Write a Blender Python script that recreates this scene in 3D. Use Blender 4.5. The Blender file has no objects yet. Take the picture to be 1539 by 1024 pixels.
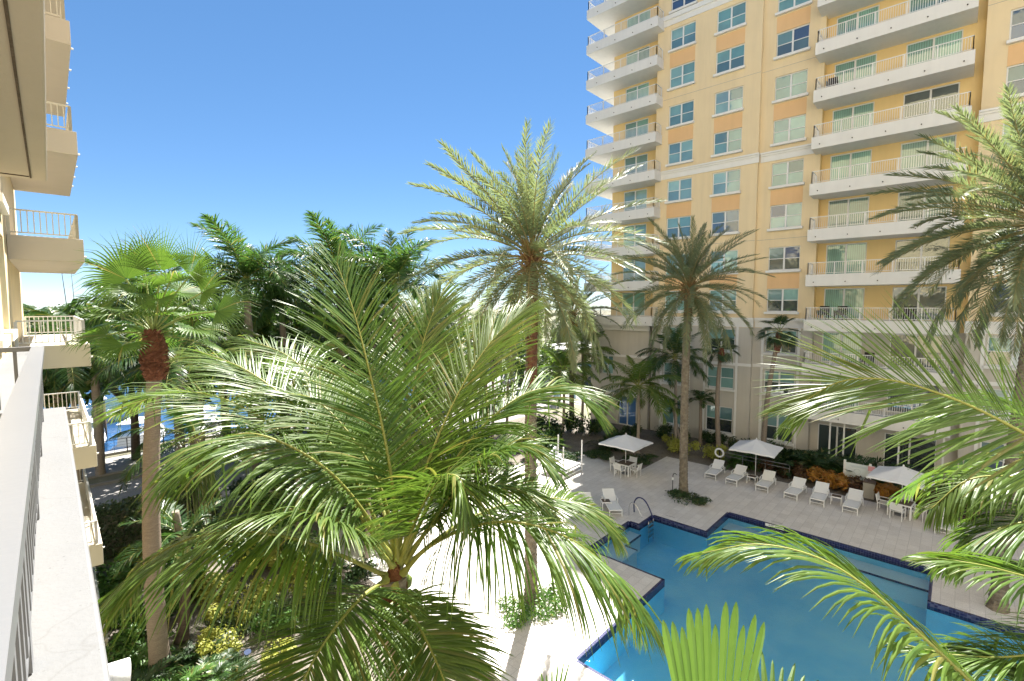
import bpy, math, random
from mathutils import Vector, Matrix, noise
R_ = math.radians
random.seed(7)
scene = bpy.context.scene
COL = scene.collection
Z3 = Vector((0, 0, 1))

# ---------------------------------------------------------------- mesh builder
class MB:
    def __init__(s):
        s.v = []; s.f = []; s.m = []; s.sm = []
    def add(s, vs, fs, m=0, smooth=False):
        b = len(s.v)
        s.v.extend([tuple(p) for p in vs])
        for f in fs:
            s.f.append([b + i for i in f]); s.m.append(m); s.sm.append(smooth)
    def box(s, x0, x1, y0, y1, z0, z1, m=0):
        vs = [(x0,y0,z0),(x1,y0,z0),(x1,y1,z0),(x0,y1,z0),(x0,y0,z1),(x1,y0,z1),(x1,y1,z1),(x0,y1,z1)]
        s.add(vs, [(0,3,2,1),(4,5,6,7),(0,1,5,4),(1,2,6,5),(2,3,7,6),(3,0,4,7)], m)
    def bar(s, a, b, w, h, m=0, up=Z3):
        a = Vector(a); b = Vector(b); t = (b - a).normalized()
        u = Vector(up)
        if abs(t.dot(u)) > .98: u = Vector((1,0,0))
        r = t.cross(u).normalized(); u = r.cross(t).normalized()
        vs = []
        for p in (a, b):
            for i, j in ((-1,-1),(1,-1),(1,1),(-1,1)):
                vs.append(p + r*(w/2*i) + u*(h/2*j))
        s.add(vs, [(0,1,2,3),(7,6,5,4),(0,4,5,1),(1,5,6,2),(2,6,7,3),(3,7,4,0)], m)
    def quad(s, a, b, c, d, m=0):
        s.add([a,b,c,d], [(0,1,2,3)], m)
    def tube(s, pts, rad, n=8, m=0, cap=True, smooth=True, jag=None):
        pts = [Vector(p) for p in pts]; k = len(pts)
        if not hasattr(rad, '__len__'): rad = [rad]*k
        vs = []; ref = Vector((1,0,0))
        for i, p in enumerate(pts):
            t = (pts[min(i+1,k-1)] - pts[max(i-1,0)]).normalized()
            a = ref - t*ref.dot(t)
            if a.length < .1: a = Vector((0,1,0)) - t*t.y
            a.normalize(); ref = a; b = t.cross(a)
            for j in range(n):
                an = 2*math.pi*j/n
                r = rad[i] * (jag(i, j) if jag else 1)
                vs.append(p + a*(math.cos(an)*r) + b*(math.sin(an)*r))
        fs = []
        for i in range(k-1):
            for j in range(n):
                j2 = (j+1) % n
                fs.append((i*n+j, i*n+j2, (i+1)*n+j2, (i+1)*n+j))
        s.add(vs, fs, m, smooth)
        if cap:
            b = len(s.v) - k*n
            s.f.append([b+j for j in range(n)][::-1]); s.m.append(m); s.sm.append(False)
            s.f.append([b+(k-1)*n+j for j in range(n)]); s.m.append(m); s.sm.append(False)
    def mesh(s, name, mats, off=(0,0,0)):
        me = bpy.data.meshes.new(name)
        ox, oy, oz = off
        me.from_pydata([(x-ox, y-oy, z-oz) for x, y, z in s.v], [], s.f)
        for mt in (mats if isinstance(mats, (list, tuple)) else [mats]): me.materials.append(mt)
        me.polygons.foreach_set('material_index', s.m)
        me.polygons.foreach_set('use_smooth', s.sm)
        me.update()
        return me
    # world-space vertices; the object sits at `org` (world) below an unrotated parent
    def build(s, name, mats, parent=None, org=None, bevel=0):
        if org is None: org = WORG.get(parent.name, (0,0,0)) if parent else (0,0,0)
        o = bpy.data.objects.new(name, s.mesh(name, mats, org)); COL.objects.link(o)
        po = WORG.get(parent.name, (0,0,0)) if parent else (0,0,0)
        o.location = (org[0]-po[0], org[1]-po[1], org[2]-po[2])
        if parent: o.parent = parent
        WORG[o.name] = tuple(org)
        if bevel:
            md = o.modifiers.new('bevel', 'BEVEL'); md.width = bevel; md.segments = 2; md.limit_method = 'ANGLE'
        return o
WORG = {}

def tag(o, label=None, cat=None, group=None, kind=None):
    if label: o['label'] = label
    if cat: o['category'] = cat
    if group: o['group'] = group
    if kind: o['kind'] = kind
    return o
def thing(name, loc, label, cat, group=None, rz=0):
    o = bpy.data.objects.new(name, None); COL.objects.link(o)
    o.empty_display_size = .2
    o.location = loc; o.rotation_euler = (0, 0, rz)
    WORG[o.name] = tuple(loc)
    return tag(o, label, cat, group)
def put(name, me, parent, loc=(0,0,0), rot=(0,0,0), sc=1):
    o = bpy.data.objects.new(name, me); COL.objects.link(o)
    o.parent = parent; o.location = loc; o.rotation_euler = rot; o.scale = (sc,)*3
    return o
def dup(o, loc, rz=None, label=None, parent=None):
    c = o.copy(); COL.objects.link(c)
    if parent: c.parent = parent
    if loc is not None: c.location = loc
    if rz is not None: c.rotation_euler = (0, 0, rz)
    if label: c['label'] = label
    for ch in list(o.children):
        d = ch.copy(); COL.objects.link(d); d.parent = c
        for g in list(ch.children):
            e = g.copy(); COL.objects.link(e); e.parent = d
    return c

# ---------------------------------------------------------------- materials
class NT:
    def __init__(s, name):
        s.mat = bpy.data.materials.new(name); s.mat.use_nodes = True
        s.t = s.mat.node_tree; s.n = s.t.nodes; s.n.clear()
        s.out = s.n.new('ShaderNodeOutputMaterial')
    def node(s, ty, **kw):
        n = s.n.new('ShaderNode' + ty)
        for k, v in kw.items():
            if k.startswith('i_'):
                key = k[2:].replace('_', ' ')
                n.inputs[key].default_value = v
            else: setattr(n, k, v)
        return n
    def ln(s, a, b): s.t.links.new(a, b)
    def mix(s, fac, a, b, mode='MIX'):
        n = s.n.new('ShaderNodeMix'); n.data_type = 'RGBA'; n.blend_type = mode
        for i, v in ((0, fac), (6, a), (7, b)):
            if hasattr(v, 'links') or hasattr(v, 'is_linked'): s.ln(v, n.inputs[i])
            elif i == 0: n.inputs[0].default_value = v
            else: n.inputs[i].default_value = (*v, 1) if len(v) == 3 else v
        return n.outputs[2]
    def noise(s, scale, detail=4, rough=.6, vec=None):
        n = s.node('TexNoise'); n.inputs['Scale'].default_value = scale
        n.inputs['Detail'].default_value = detail; n.inputs['Roughness'].default_value = rough
        if vec is not None: s.ln(vec, n.inputs['Vector'])
        return n.outputs['Fac']
    def ramp(s, fac, stops):
        n = s.n.new('ShaderNodeValToRGB'); e = n.color_ramp.elements
        while len(e) < len(stops): e.new(.5)
        for el, (p, c) in zip(e, stops):
            el.position = p; el.color = (*c, 1) if len(c) == 3 else c
        s.ln(fac, n.inputs[0]); return n.outputs[0]
    def coord(s, which='Object', scale=None, rot=None):
        c = s.node('TexCoord').outputs[which]
        if scale or rot:
            m = s.node('Mapping')
            if scale: m.inputs['Scale'].default_value = scale
            if rot: m.inputs['Rotation'].default_value = rot
            s.ln(c, m.inputs['Vector']); c = m.outputs['Vector']
        return c
    def world(s, scale=None):
        c = s.node('NewGeometry').outputs['Position']
        if scale:
            m = s.node('Mapping'); m.inputs['Scale'].default_value = scale
            s.ln(c, m.inputs['Vector']); c = m.outputs['Vector']
        return c
    def bump(s, h, strength=.3, dist=.02):
        b = s.node('Bump'); b.inputs['Strength'].default_value = strength
        b.inputs['Distance'].default_value = dist; s.ln(h, b.inputs['Height']); return b.outputs['Normal']
    def pbr(s, col, rough=.6, spec=.5, metal=0, normal=None):
        p = s.node('BsdfPrincipled')
        if hasattr(col, 'is_linked'): s.ln(col, p.inputs['Base Color'])
        else: p.inputs['Base Color'].default_value = (*col, 1)
        if hasattr(rough, 'is_linked'): s.ln(rough, p.inputs['Roughness'])
        else: p.inputs['Roughness'].default_value = rough
        p.inputs['Specular IOR Level'].default_value = spec
        p.inputs['Metallic'].default_value = metal
        if normal is not None: s.ln(normal, p.inputs['Normal'])
        return p.outputs[0]
    def done(s, sh):
        s.ln(sh, s.out.inputs['Surface']); return s.mat

def lerp(a, b, t): return tuple(x + (y-x)*t for x, y in zip(a, b))
def mul(c, k): return tuple(x*k for x in c)

def m_paint(name, c, rough=.5, var=.1, scale=2.5, bump=.15, bscale=60, spec=.4, streak=0):
    t = NT(name); w = t.world()
    n = t.noise(scale, 5, .6, w)
    col = t.mix(n, mul(c, 1-var), mul(c, 1+var))
    if streak:
        s = t.noise(1, 5, .65, t.world((2.2, 2.2, .16)))
        s = t.ramp(s, [(.45, (0,0,0)), (.75, (1,1,1))])
        f = t.node('Math', operation='MULTIPLY'); t.ln(s, f.inputs[0]); f.inputs[1].default_value = streak
        col = t.mix(f.outputs[0], col, mul(c, .62))
    return t.done(t.pbr(col, rough, spec, 0, t.bump(t.noise(bscale, 3, .6, w), bump, .01)))

def m_leaf(name, c1, c2, rough=.4, trans=.35, c3=None, tcol=1.5, spec=.45):
    t = NT(name)
    g = t.node('NewGeometry'); oi = t.node('ObjectInfo')
    a = t.mix(g.outputs['Random Per Island'], c1, c2)
    b = t.mix(oi.outputs['Random'], a, c3 if c3 else lerp(c1, c2, .5))
    fac = t.node('Math', operation='MULTIPLY'); t.ln(oi.outputs['Random'], fac.inputs[0]); fac.inputs[1].default_value = .5
    n = t.noise(3, 3, .6, t.world())
    col = t.mix(fac.outputs[0], a, c3 if c3 else lerp(c1, c2, .5))
    col = t.mix(t.ramp(n, [(.35, (0,0,0)), (.7, (1,1,1))]), col, t.mix(.45, col, c2))
    dry = t.ramp(g.outputs['Random Per Island'], [(.90, (0,0,0)), (.97, (1,1,1))])
    col = t.mix(dry, col, t.mix(.55, col, (.26,.20,.075)))
    p = t.pbr(col, rough, spec)
    tr = t.node('BsdfTranslucent')
    tc = t.mix(1, col, (1.15*tcol, 1.22*tcol, .72*tcol), 'MULTIPLY'); t.ln(tc, tr.inputs['Color'])
    mx = t.node('MixShader'); mx.inputs[0].default_value = trans
    t.ln(p, mx.inputs[1]); t.ln(tr.outputs[0], mx.inputs[2])
    return t.done(mx.outputs[0])

def m_bark(name, c1, c2, zs=14, bump=.6):
    t = NT(name)
    o = t.world((5, 5, zs)); n = t.noise(1, 6, .65, o)
    n2 = t.noise(30, 4, .6, t.world((1, 1, 2.2)))
    col = t.mix(t.ramp(n, [(.3, (0,0,0)), (.68, (1,1,1))]), c1, c2)
    col = t.mix(t.ramp(n2, [(.3, (0,0,0)), (.7, (1,1,1))]), t.mix(.6, col, mul(c1, .7)), col)
    return t.done(t.pbr(col, .85, .2, 0, t.bump(n2, bump, .03)))

def m_wall(name, c, k=.1):
    return m_paint(name, c, .75, .07, .7, .25, 70, .25, k)

M = {}
M['yellow'] = m_wall('pale_yellow_stucco', (.745,.605,.385), .22)
M['deep_yellow'] = m_wall('deep_yellow_stucco', (.76,.56,.26), .14)
M['orange'] = m_wall('orange_stucco', (.73,.475,.245), .14)
M['grey'] = m_wall('grey_beige_stucco', (.53,.50,.44), .25)
M['white_trim'] = m_paint('white_trim_paint', (.74,.73,.70), .6, .05, 1.2, .12, 60, .3, .1)
M['slab'] = m_paint('white_balcony_paint', (.72,.705,.67), .65, .05, .9, .15, 50, .3, .16)
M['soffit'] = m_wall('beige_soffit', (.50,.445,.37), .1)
M['cream'] = m_wall('cream_stucco', (.60,.56,.46), .12)
M['rail'] = m_paint('white_rail_enamel', (.74,.735,.72), .35, .04, 3, .03, 40, .5)
def m_ledge():
    t = NT('white_ledge_concrete'); w = t.world()
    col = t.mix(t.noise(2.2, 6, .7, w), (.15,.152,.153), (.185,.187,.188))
    v = t.node('TexVoronoi', feature='DISTANCE_TO_EDGE'); v.inputs['Scale'].default_value = .9
    m = t.node('Mapping'); t.ln(w, m.inputs['Vector']); d = t.node('TexNoise'); d.inputs['Scale'].default_value = 4; t.ln(w, d.inputs['Vector'])
    va = t.node('VectorMath', operation='MULTIPLY_ADD'); t.ln(d.outputs['Color'], va.inputs[0]); va.inputs[1].default_value = (.35,.35,.1); t.ln(w, va.inputs[2]); t.ln(va.outputs[0], v.inputs['Vector'])
    crack = t.ramp(v.outputs['Distance'], [(.0, (.3,.3,.3)), (.006, (0,0,0))])
    dirt = t.ramp(t.noise(9, 6, .75, w), [(.60, (0,0,0)), (.75, (.45,.45,.45))])
    sp = t.ramp(t.noise(55, 2, .5, w), [(.70, (0,0,0)), (.78, (.6,.6,.6))])
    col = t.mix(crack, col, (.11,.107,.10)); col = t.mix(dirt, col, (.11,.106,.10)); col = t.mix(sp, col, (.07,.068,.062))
    return t.done(t.pbr(col, .75, .25, 0, t.bump(t.noise(45, 4, .6, w), .3, .01)))
M['ledge'] = m_ledge()
M['greyrail'] = m_paint('light_grey_rail_enamel', (.165,.17,.18), .35, .05, 2, .05, 30, .5)
M['win_frame'] = m_paint('white_window_frame', (.72,.72,.71), .45, .03, 3, .02, 30, .5)

def m_glass(name, stops, stripes=0, gl=.13):
    t = NT(name); g = t.node('NewGeometry'); oi = t.node('ObjectInfo')
    s = t.node('Math', operation='ADD'); t.ln(oi.outputs['Random'], s.inputs[0])
    h = t.node('Math', operation='MULTIPLY'); t.ln(g.outputs['Random Per Island'], h.inputs[0]); h.inputs[1].default_value = .35
    t.ln(h.outputs[0], s.inputs[1])
    fr = t.node('Math', operation='FRACT'); t.ln(s.outputs[0], fr.inputs[0])
    col = t.ramp(fr.outputs[0], stops)
    if stripes:
        w = t.node('TexWave', wave_type='BANDS', bands_direction='Y'); w.inputs['Scale'].default_value = 2.6
        w.inputs['Distortion'].default_value = .4
        t.ln(t.world(), w.inputs['Vector'])
        col = t.mix(t.ramp(w.outputs['Fac'], [(.15, (0,0,0)), (.5, (1,1,1))]), t.mix(1, col, (.62,.62,.62), 'MULTIPLY'), col)
    big = t.noise(.55, 3, .6, t.world())
    col = t.mix(t.ramp(big, [(.4, (0,0,0)), (.65, (1,1,1))]), col, t.mix(1, col, (1.35,1.35,1.3), 'MULTIPLY'))
    wob = t.bump(t.noise(1.6, 2, .5, t.world()), .12, .05)
    p = t.pbr(col, .35, .5)
    gs = t.node('BsdfGlossy'); gs.inputs['Roughness'].default_value = .03; t.ln(wob, gs.inputs['Normal'])
    gs.inputs['Color'].default_value = (.85,.95,.95,1)
    mx = t.node('MixShader'); mx.inputs[0].default_value = gl
    t.ln(p, mx.inputs[1]); t.ln(gs.outputs[0], mx.inputs[2])
    return t.done(mx.outputs[0])
M['pane'] = m_glass('tinted_window_glass', [(0,(.13,.27,.27)),(.15,(.22,.40,.38)),(.3,(.08,.17,.20)),(.42,(.27,.45,.42)),(.5,(.03,.06,.16)),(.6,(.04,.07,.09)),(.72,(.15,.29,.28)),(.85,(.10,.24,.25)),(.93,(.05,.11,.13)),(1,(.13,.27,.26))])
M['door_pane'] = m_glass('green_sliding_glass', [(0,(.15,.33,.29)),(.2,(.23,.43,.37)),(.4,(.08,.17,.15)),(.55,(.26,.40,.34)),(.7,(.05,.10,.10)),(.85,(.17,.36,.31)),(1,(.19,.38,.33))], 1, .14)
M['dark_pane'] = m_glass('dark_window_glass', [(0,(.02,.03,.035)),(.5,(.03,.05,.055)),(1,(.015,.02,.025))], 0, .2)
M['blue_pane'] = m_glass('blue_lobby_glass', [(0,(.03,.12,.38)),(.5,(.05,.2,.5)),(1,(.03,.09,.3))], 0, .25)

# deck: rectangular travertine pavers
def m_paver(name, c1, c2, mort, bw, bh, sc=1, rot=0, bump=.35):
    t = NT(name)
    v = t.node('Mapping'); t.ln(t.world(), v.inputs['Vector']); v.inputs['Rotation'].default_value = (0, 0, rot)
    b = t.node('TexBrick'); t.ln(v.outputs[0], b.inputs['Vector'])
    b.inputs['Scale'].default_value = sc; b.inputs['Brick Width'].default_value = bw; b.inputs['Row Height'].default_value = bh
    b.inputs['Mortar Size'].default_value = .008; b.inputs['Mortar Smooth'].default_value = .3
    b.inputs['Color1'].default_value = (*c1, 1); b.inputs['Color2'].default_value = (*c2, 1); b.inputs['Mortar'].default_value = (*mort, 1)
    n = t.noise(1.3, 6, .65, t.world()); n2 = t.noise(14, 5, .65, t.world((1, 2.6, 1)))
    col = t.mix(t.ramp(n, [(.3, (0,0,0)), (.75, (1,1,1))]), b.outputs['Color'], t.mix(1, b.outputs['Color'], (.86,.84,.82), 'MULTIPLY'))
    col = t.mix(t.ramp(n2, [(.42, (0,0,0)), (.62, (1,1,1))]), t.mix(1, col, (.83,.82,.82), 'MULTIPLY'), col)
    return t.done(t.pbr(col, .7, .3, 0, t.bump(b.outputs['Fac'], -bump, .01)))
M['deck'] = m_paver('pale_travertine_pavers', (.76,.735,.70), (.68,.655,.625), (.50,.48,.46), .61, .405)
M['road'] = m_paver('grey_road_pavers', (.40,.385,.365), (.34,.33,.32), (.26,.25,.24), .25, .13)
M['walk'] = m_paint('concrete_walk', (.27,.26,.245), .85, .1, 1.2, .3, 50, .2)
def m_ground(name, c1, c2, c3, s=1.5):
    t = NT(name); w = t.world()
    a = t.mix(t.ramp(t.noise(s, 6, .7, w), [(.35, (0,0,0)), (.65, (1,1,1))]), c1, c2)
    f = t.noise(45, 4, .7, w)
    a = t.mix(t.ramp(f, [(.45, (0,0,0)), (.6, (1,1,1))]), a, c3)
    return t.done(t.pbr(a, .95, .1, 0, t.bump(f, .8, .03)))
M['mulch'] = m_ground('grey_brown_mulch', (.10,.085,.07), (.19,.165,.14), (.28,.255,.22))
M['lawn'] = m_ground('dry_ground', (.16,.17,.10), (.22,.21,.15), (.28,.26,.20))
M['seawall'] = m_paint('grey_concrete_seawall', (.33,.32,.30), .9, .15, 1, .4, 30, .15, .3)

def m_tiles():
    t = NT('navy_pool_tile'); 
    g = t.world((10, 10, 10))
    v = t.node('TexVoronoi', distance='CHEBYCHEV'); v.inputs['Scale'].default_value = 1; v.inputs['Randomness'].default_value = .15
    t.ln(g, v.inputs['Vector'])
    col = t.mix(t.node('NewGeometry').outputs['Random Per Island'], (.008,.010,.06), (.012,.015,.085))
    col = t.mix(t.ramp(v.outputs['Distance'], [(.40, (0,0,0)), (.47, (1,1,1))]), col, (.07,.08,.16))
    return t.done(t.pbr(col, .25, .5))
M['tile'] = m_tiles()
def m_plaster():
    t = NT('blue_pool_plaster')
    n = t.ramp(t.noise(.4, 4, .55, t.world()), [(.3, (0,0,0)), (.7, (1,1,1))])
    col = t.mix(n, (.17,.66,.94), (.36,.83,.97))
    v = t.node('TexVoronoi', feature='DISTANCE_TO_EDGE'); v.inputs['Scale'].default_value = 1.6
    return t.done(t.pbr(col, .8, .2))
M['plaster'] = m_plaster()
M['shelf'] = m_paint('pale_pool_bench_plaster', (.66,.84,.87), .8, .06, 1, .1, 30, .2)
def m_water(name, tint, gl_c, scale, strength, dist=.02, deep=None):
    t = NT(name)
    w = t.world((1, 1, 1))
    n1 = t.noise(scale, 4, .6, w)
    nm = t.bump(n1, strength, dist)
    if deep: base = t.pbr(deep, .12, .5, 0, nm); 
    else:
        tr = t.node('BsdfTransparent'); tr.inputs['Color'].default_value = (*tint, 1); base = tr.outputs[0]
    gs = t.node('BsdfGlossy'); gs.inputs['Roughness'].default_value = .04; t.ln(nm, gs.inputs['Normal'])
    gs.inputs['Color'].default_value = (*gl_c, 1)
    fr = t.node('Fresnel'); fr.inputs['IOR'].default_value = 1.33; t.ln(nm, fr.inputs['Normal'])
    mx = t.node('MixShader'); t.ln(fr.outputs[0], mx.inputs[0])
    t.ln(base, mx.inputs[1]); t.ln(gs.outputs[0], mx.inputs[2])
    return t.done(mx.outputs[0])
M['pool_water'] = m_water('pool_water_surface', (.84,.96,.998), (1,1,1), 2.6, .8, .05)
M['canal_water'] = m_water('canal_water_surface', None, (.9,.95,1), .9, .6, .12, (.015,.065,.16))

M['chair_white'] = m_paint('white_powder_coat', (.76,.76,.75), .4, .03, 4, .03, 50, .45)
M['sling'] = m_paint('white_mesh_sling', (.70,.70,.69), .7, .04, 5, .25, 180, .2)
M['brown_top'] = m_paint('brown_slat_top', (.10,.075,.06), .6, .2, 6, .2, 40, .3)
M['canvas'] = m_paint('white_umbrella_canvas', (.70,.71,.73), .85, .05, 1.5, .15, 90, .1)
M['metal'] = NT('brushed_steel'); M['metal'] = M['metal'].done(M['metal'].pbr((.6,.6,.6), .25, .5, 1))
M['blue_pipe'] = m_paint('navy_rail_sleeve', (.015,.02,.09), .5, .1, 5, .05)
M['black'] = m_paint('black_paint', (.02,.02,.022), .5, .1, 5, .05)
M['dark_furn'] = m_paint('dark_brown_wicker', (.03,.022,.018), .7, .2, 20, .4, 90)
M['bin'] = m_paint('speckled_beige_aggregate', (.40,.375,.32), .9, .25, 60, .6, 90, .1)
M['sign_w'] = m_paint('pale_sign_panel', (.62,.67,.67), .35, .05, 4, .02)
M['sign_blue'] = m_paint('pale_blue_print', (.44,.52,.55), .5, .05, 4, .02)
M['sign_red'] = m_paint('faded_red_print', (.62,.30,.32), .5, .05, 4, .02)
M['boat_white'] = m_paint('white_gelcoat', (.78,.79,.80), .2, .03, 1, .02, 10, .5)
M['boat_dark'] = m_paint('dark_boat_window', (.02,.025,.03), .1, .1, 1, .02, 10, .5)
M['blue_canvas'] = m_paint('light_blue_canvas', (.30,.48,.62), .8, .08, 3, .1)
M['navy'] = m_paint('navy_canvas', (.03,.05,.12), .8, .1, 3, .1)
M['peach'] = m_wall('peach_stucco', (.58,.33,.20), .1)
M['roof_tile'] = m_paint('terracotta_roof', (.30,.14,.085), .8, .2, 6, .4, 20)
M['wood'] = m_bark('grey_dock_wood', (.20,.17,.14), (.32,.28,.24), 3)

# foliage
M['coco_leaf'] = m_leaf('coconut_leaflet', (0.048,0.110,0.023), (0.118,0.193,0.032), .40, .36, (0.110,0.140,0.038), 1.5, .42)
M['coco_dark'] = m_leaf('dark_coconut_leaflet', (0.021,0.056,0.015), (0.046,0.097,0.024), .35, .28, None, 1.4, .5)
M['coco_rachis'] = m_paint('yellow_green_rachis', (.25,.26,.06), .5, .15, 6, .1)
M['date_leaf'] = m_leaf('grey_green_date_leaflet', (0.105,0.139,0.080), (0.176,0.210,0.130), .42, .38, (0.168,0.189,0.109), 1.35, .45)
M['date_rachis'] = m_paint('olive_date_rachis', (.24,.20,.08), .6, .15, 6, .1)
M['date_stub'] = m_paint('ochre_leaf_base', (.22,.14,.06), .8, .3, 8, .4)
M['royal_leaf'] = m_leaf('royal_palm_leaflet', (0.031,0.078,0.027), (0.078,0.149,0.039), .38, .34, None, 1.5, .5)
M['fan_leaf'] = m_leaf('fan_palm_leaf', (0.050,0.111,0.018), (0.102,0.175,0.032), .5, .34, (0.111,0.175,0.036), 1.5, .35)
M['fan_bright'] = m_leaf('bright_fan_palm_leaf', (0.062,0.124,0.027), (0.096,0.169,0.038), .4, .4, None, 1.4, .45)
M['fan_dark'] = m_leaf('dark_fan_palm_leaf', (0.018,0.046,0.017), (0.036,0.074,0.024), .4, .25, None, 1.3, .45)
M['petiole'] = m_paint('pale_green_petiole', (.22,.27,.085), .5, .12, 6, .1)
M['boot'] = m_bark('red_brown_leaf_boots', (.12,.045,.028), (.30,.13,.08), 9, .9)
M['fan_trunk'] = m_bark('tan_fan_palm_trunk', (.22,.175,.135), (.35,.29,.23), 40, .5)
M['grey_trunk'] = m_bark('pale_grey_palm_trunk', (.24,.20,.16), (.37,.32,.27), 30, .4)
M['date_trunk'] = m_bark('tan_date_trunk', (.11,.09,.065), (.31,.265,.20), 6, .8)
M['date_trunk_red'] = m_bark('rust_date_trunk', (.10,.045,.028), (.27,.135,.08), 6, .8)
M['dark_trunk'] = m_bark('dark_palm_trunk', (.09,.07,.05), (.17,.13,.10), 20, .5)
M['crownshaft'] = m_paint('green_crownshaft', (.10,.20,.045), .4, .15, 3, .05)
M['fibre'] = m_bark('brown_palm_fibre', (.12,.05,.025), (.34,.14,.06), 4, .9)
M['coconut'] = m_paint('green_coconut_husk', (.16,.22,.05), .45, .2, 6, .1)
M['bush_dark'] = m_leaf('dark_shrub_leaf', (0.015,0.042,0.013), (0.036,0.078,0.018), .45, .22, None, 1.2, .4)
M['bush_green'] = m_leaf('green_shrub_leaf', (0.042,0.111,0.022), (0.096,0.201,0.036), .42, .26, None, 1.3, .4)
M['bush_yellow'] = m_leaf('yellow_green_shrub_leaf', (0.192,0.227,0.036), (0.408,0.408,0.083), .45, .25, (0.240,0.277,0.060), 1.1, .35)
M['croton'] = m_leaf('orange_croton_leaf', (.40,.11,.012), (.48,.25,.03), .4, .2, (0.079,0.046,0.013), .9, .4)
M['croton_dark'] = m_leaf('dark_red_croton_leaf', (0.066,0.013,0.008), (0.106,0.050,0.013), .4, .2, (0.026,0.033,0.013), .9, .4)
M['hedge_leaf'] = m_leaf('hedge_leaf', (0.048,0.084,0.036), (0.138,0.188,0.084), .3, .2, None, 1.2, .6)
M['strap'] = m_leaf('strap_grass_leaf', (0.028,0.060,0.017), (0.070,0.106,0.032), .4, .25, None, 1.2, .45)
M['tree_leaf'] = m_leaf('broadleaf_leaf', (0.028,0.064,0.014), (0.074,0.129,0.025), .5, .25, None, 1.3, .3)
M['tree_bright'] = m_leaf('bright_broadleaf_leaf', (0.074,0.139,0.018), (0.139,0.213,0.036), .5, .3, None, 1.3, .3)
M['flower'] = m_leaf('yellow_date_flower', (.40,.24,.03), (.48,.33,.06), .6, .2, None, 1, .2)
# ---------------------------------------------------------------- foliage generators
def catmull(pts, n):
    P = [Vector(p) for p in pts]
    P = [P[0]*2 - P[1]] + P + [P[-1]*2 - P[-2]]
    dense = []
    for i in range(1, len(P)-2):
        for k in range(12):
            t = k/12
            a, b, c, d = P[i-1], P[i], P[i+1], P[i+2]
            dense.append(.5*((2*b) + (c-a)*t + (2*a-5*b+4*c-d)*t*t + (3*b-a-3*c+d)*t**3))
    dense.append(P[-2])
    L = [0]
    for i in range(1, len(dense)): L.append(L[-1] + (dense[i]-dense[i-1]).length)
    out = []; j = 0
    for i in range(n+1):
        s = L[-1]*i/n
        while j < len(L)-2 and L[j+1] < s: j += 1
        f = (s-L[j])/max(1e-6, L[j+1]-L[j])
        out.append(dense[j].lerp(dense[j+1], min(1, max(0, f))))
    return out, L[-1]

def leaflet(mb, p, d, wd, L, w, droop, segs, fold, m, kink=None, prof=(.55,1,.95,.8,.55,.06)):
    p = Vector(p); d = Vector(d).normalized(); step = L/segs
    rows = []
    for k in range(segs+1):
        x = k/segs*(len(prof)-1); i = min(int(x), len(prof)-2)
        ww = w*.5*(prof[i] + (prof[i+1]-prof[i])*(x-i))
        wv = wd - d*wd.dot(d)
        if wv.length < .05: wv = d.orthogonal()
        wv.normalize(); nn = d.cross(wv)
        if nn.z < 0: nn = -nn
        if fold: rows.append((p - wv*ww - nn*(ww*fold), Vector(p), p + wv*ww - nn*(ww*fold)))
        else: rows.append((p - wv*ww, p + wv*ww))
        p = p + d*step
        d = d + Vector((0,0,-1))*(droop*(k+1)/segs)
        if kink and k == kink: d = d*.25 + Vector((random.uniform(-.3,.3), random.uniform(-.3,.3), -1))
        d.normalize()
    c = len(rows[0]); vs = [q for r in rows for q in r]; fs = []
    for k in range(segs):
        for j in range(c-1):
            fs.append((k*c+j, k*c+j+1, (k+1)*c+j+1, (k+1)*c+j))
    mb.add(vs, fs, m, False)

def frond(mb, pts, n=70, ll=.9, w=.045, droop=.35, phi=(72, 28), vee=-8, start=.2, segs=4, fold=.35,
          mr=0, ml=1, rr=.028, jit=8, plum=0, kinks=.04, lprof=None, back=None, zl=None):
    pl, L = catmull(pts, n)
    rad = [rr*(1.0-.86*(i/n)**.8) for i in range(n+1)]
    for i in range(min(6, n)): rad[i] *= 1 + .9*(1-i/6)
    mb.tube(pl, rad, 6, mr, False)
    h = pl[-1]-pl[0]; h.z = 0
    if back is None: back = -h.normalized() if h.length > .05 else Vector((0,-1,0))
    zl = Vector(zl) if zl is not None else Z3 + Vector(back)*.55
    for i in range(n+1):
        s = i/n
        if s < start: continue
        u = (s-start)/(1-start)
        T = (pl[min(i+1,n)]-pl[max(i-1,0)]).normalized()
        N = zl - T*zl.dot(T)
        if N.length < .1: N = T.orthogonal()
        N.normalize(); B = T.cross(N)
        if lprof: lf = lprof(u)
        else: lf = (.42+.58*math.sin(math.pi*min(1, u*.82+.13)))*(1-.35*u**5)
        for sd in (-1, 1):
            ph = R_(phi[0]+(phi[1]-phi[0])*u**1.3 + random.gauss(0, jit*.5))
            v = R_(vee + random.gauss(0, jit*.6) + random.uniform(-plum, plum))
            d = T*math.cos(ph) + (B*(sd*math.cos(v)) + N*math.sin(v))*math.sin(ph)
            wd = T + N*(.25*sd)
            leaflet(mb, pl[i] + T*random.uniform(-.02,.02), d, wd, ll*lf*random.uniform(.88,1.08), w*(.6+.4*lf), droop*random.uniform(.7,1.3), segs, fold, ml,
                    random.randint(1, segs-1) if random.random() < kinks else None)

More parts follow.
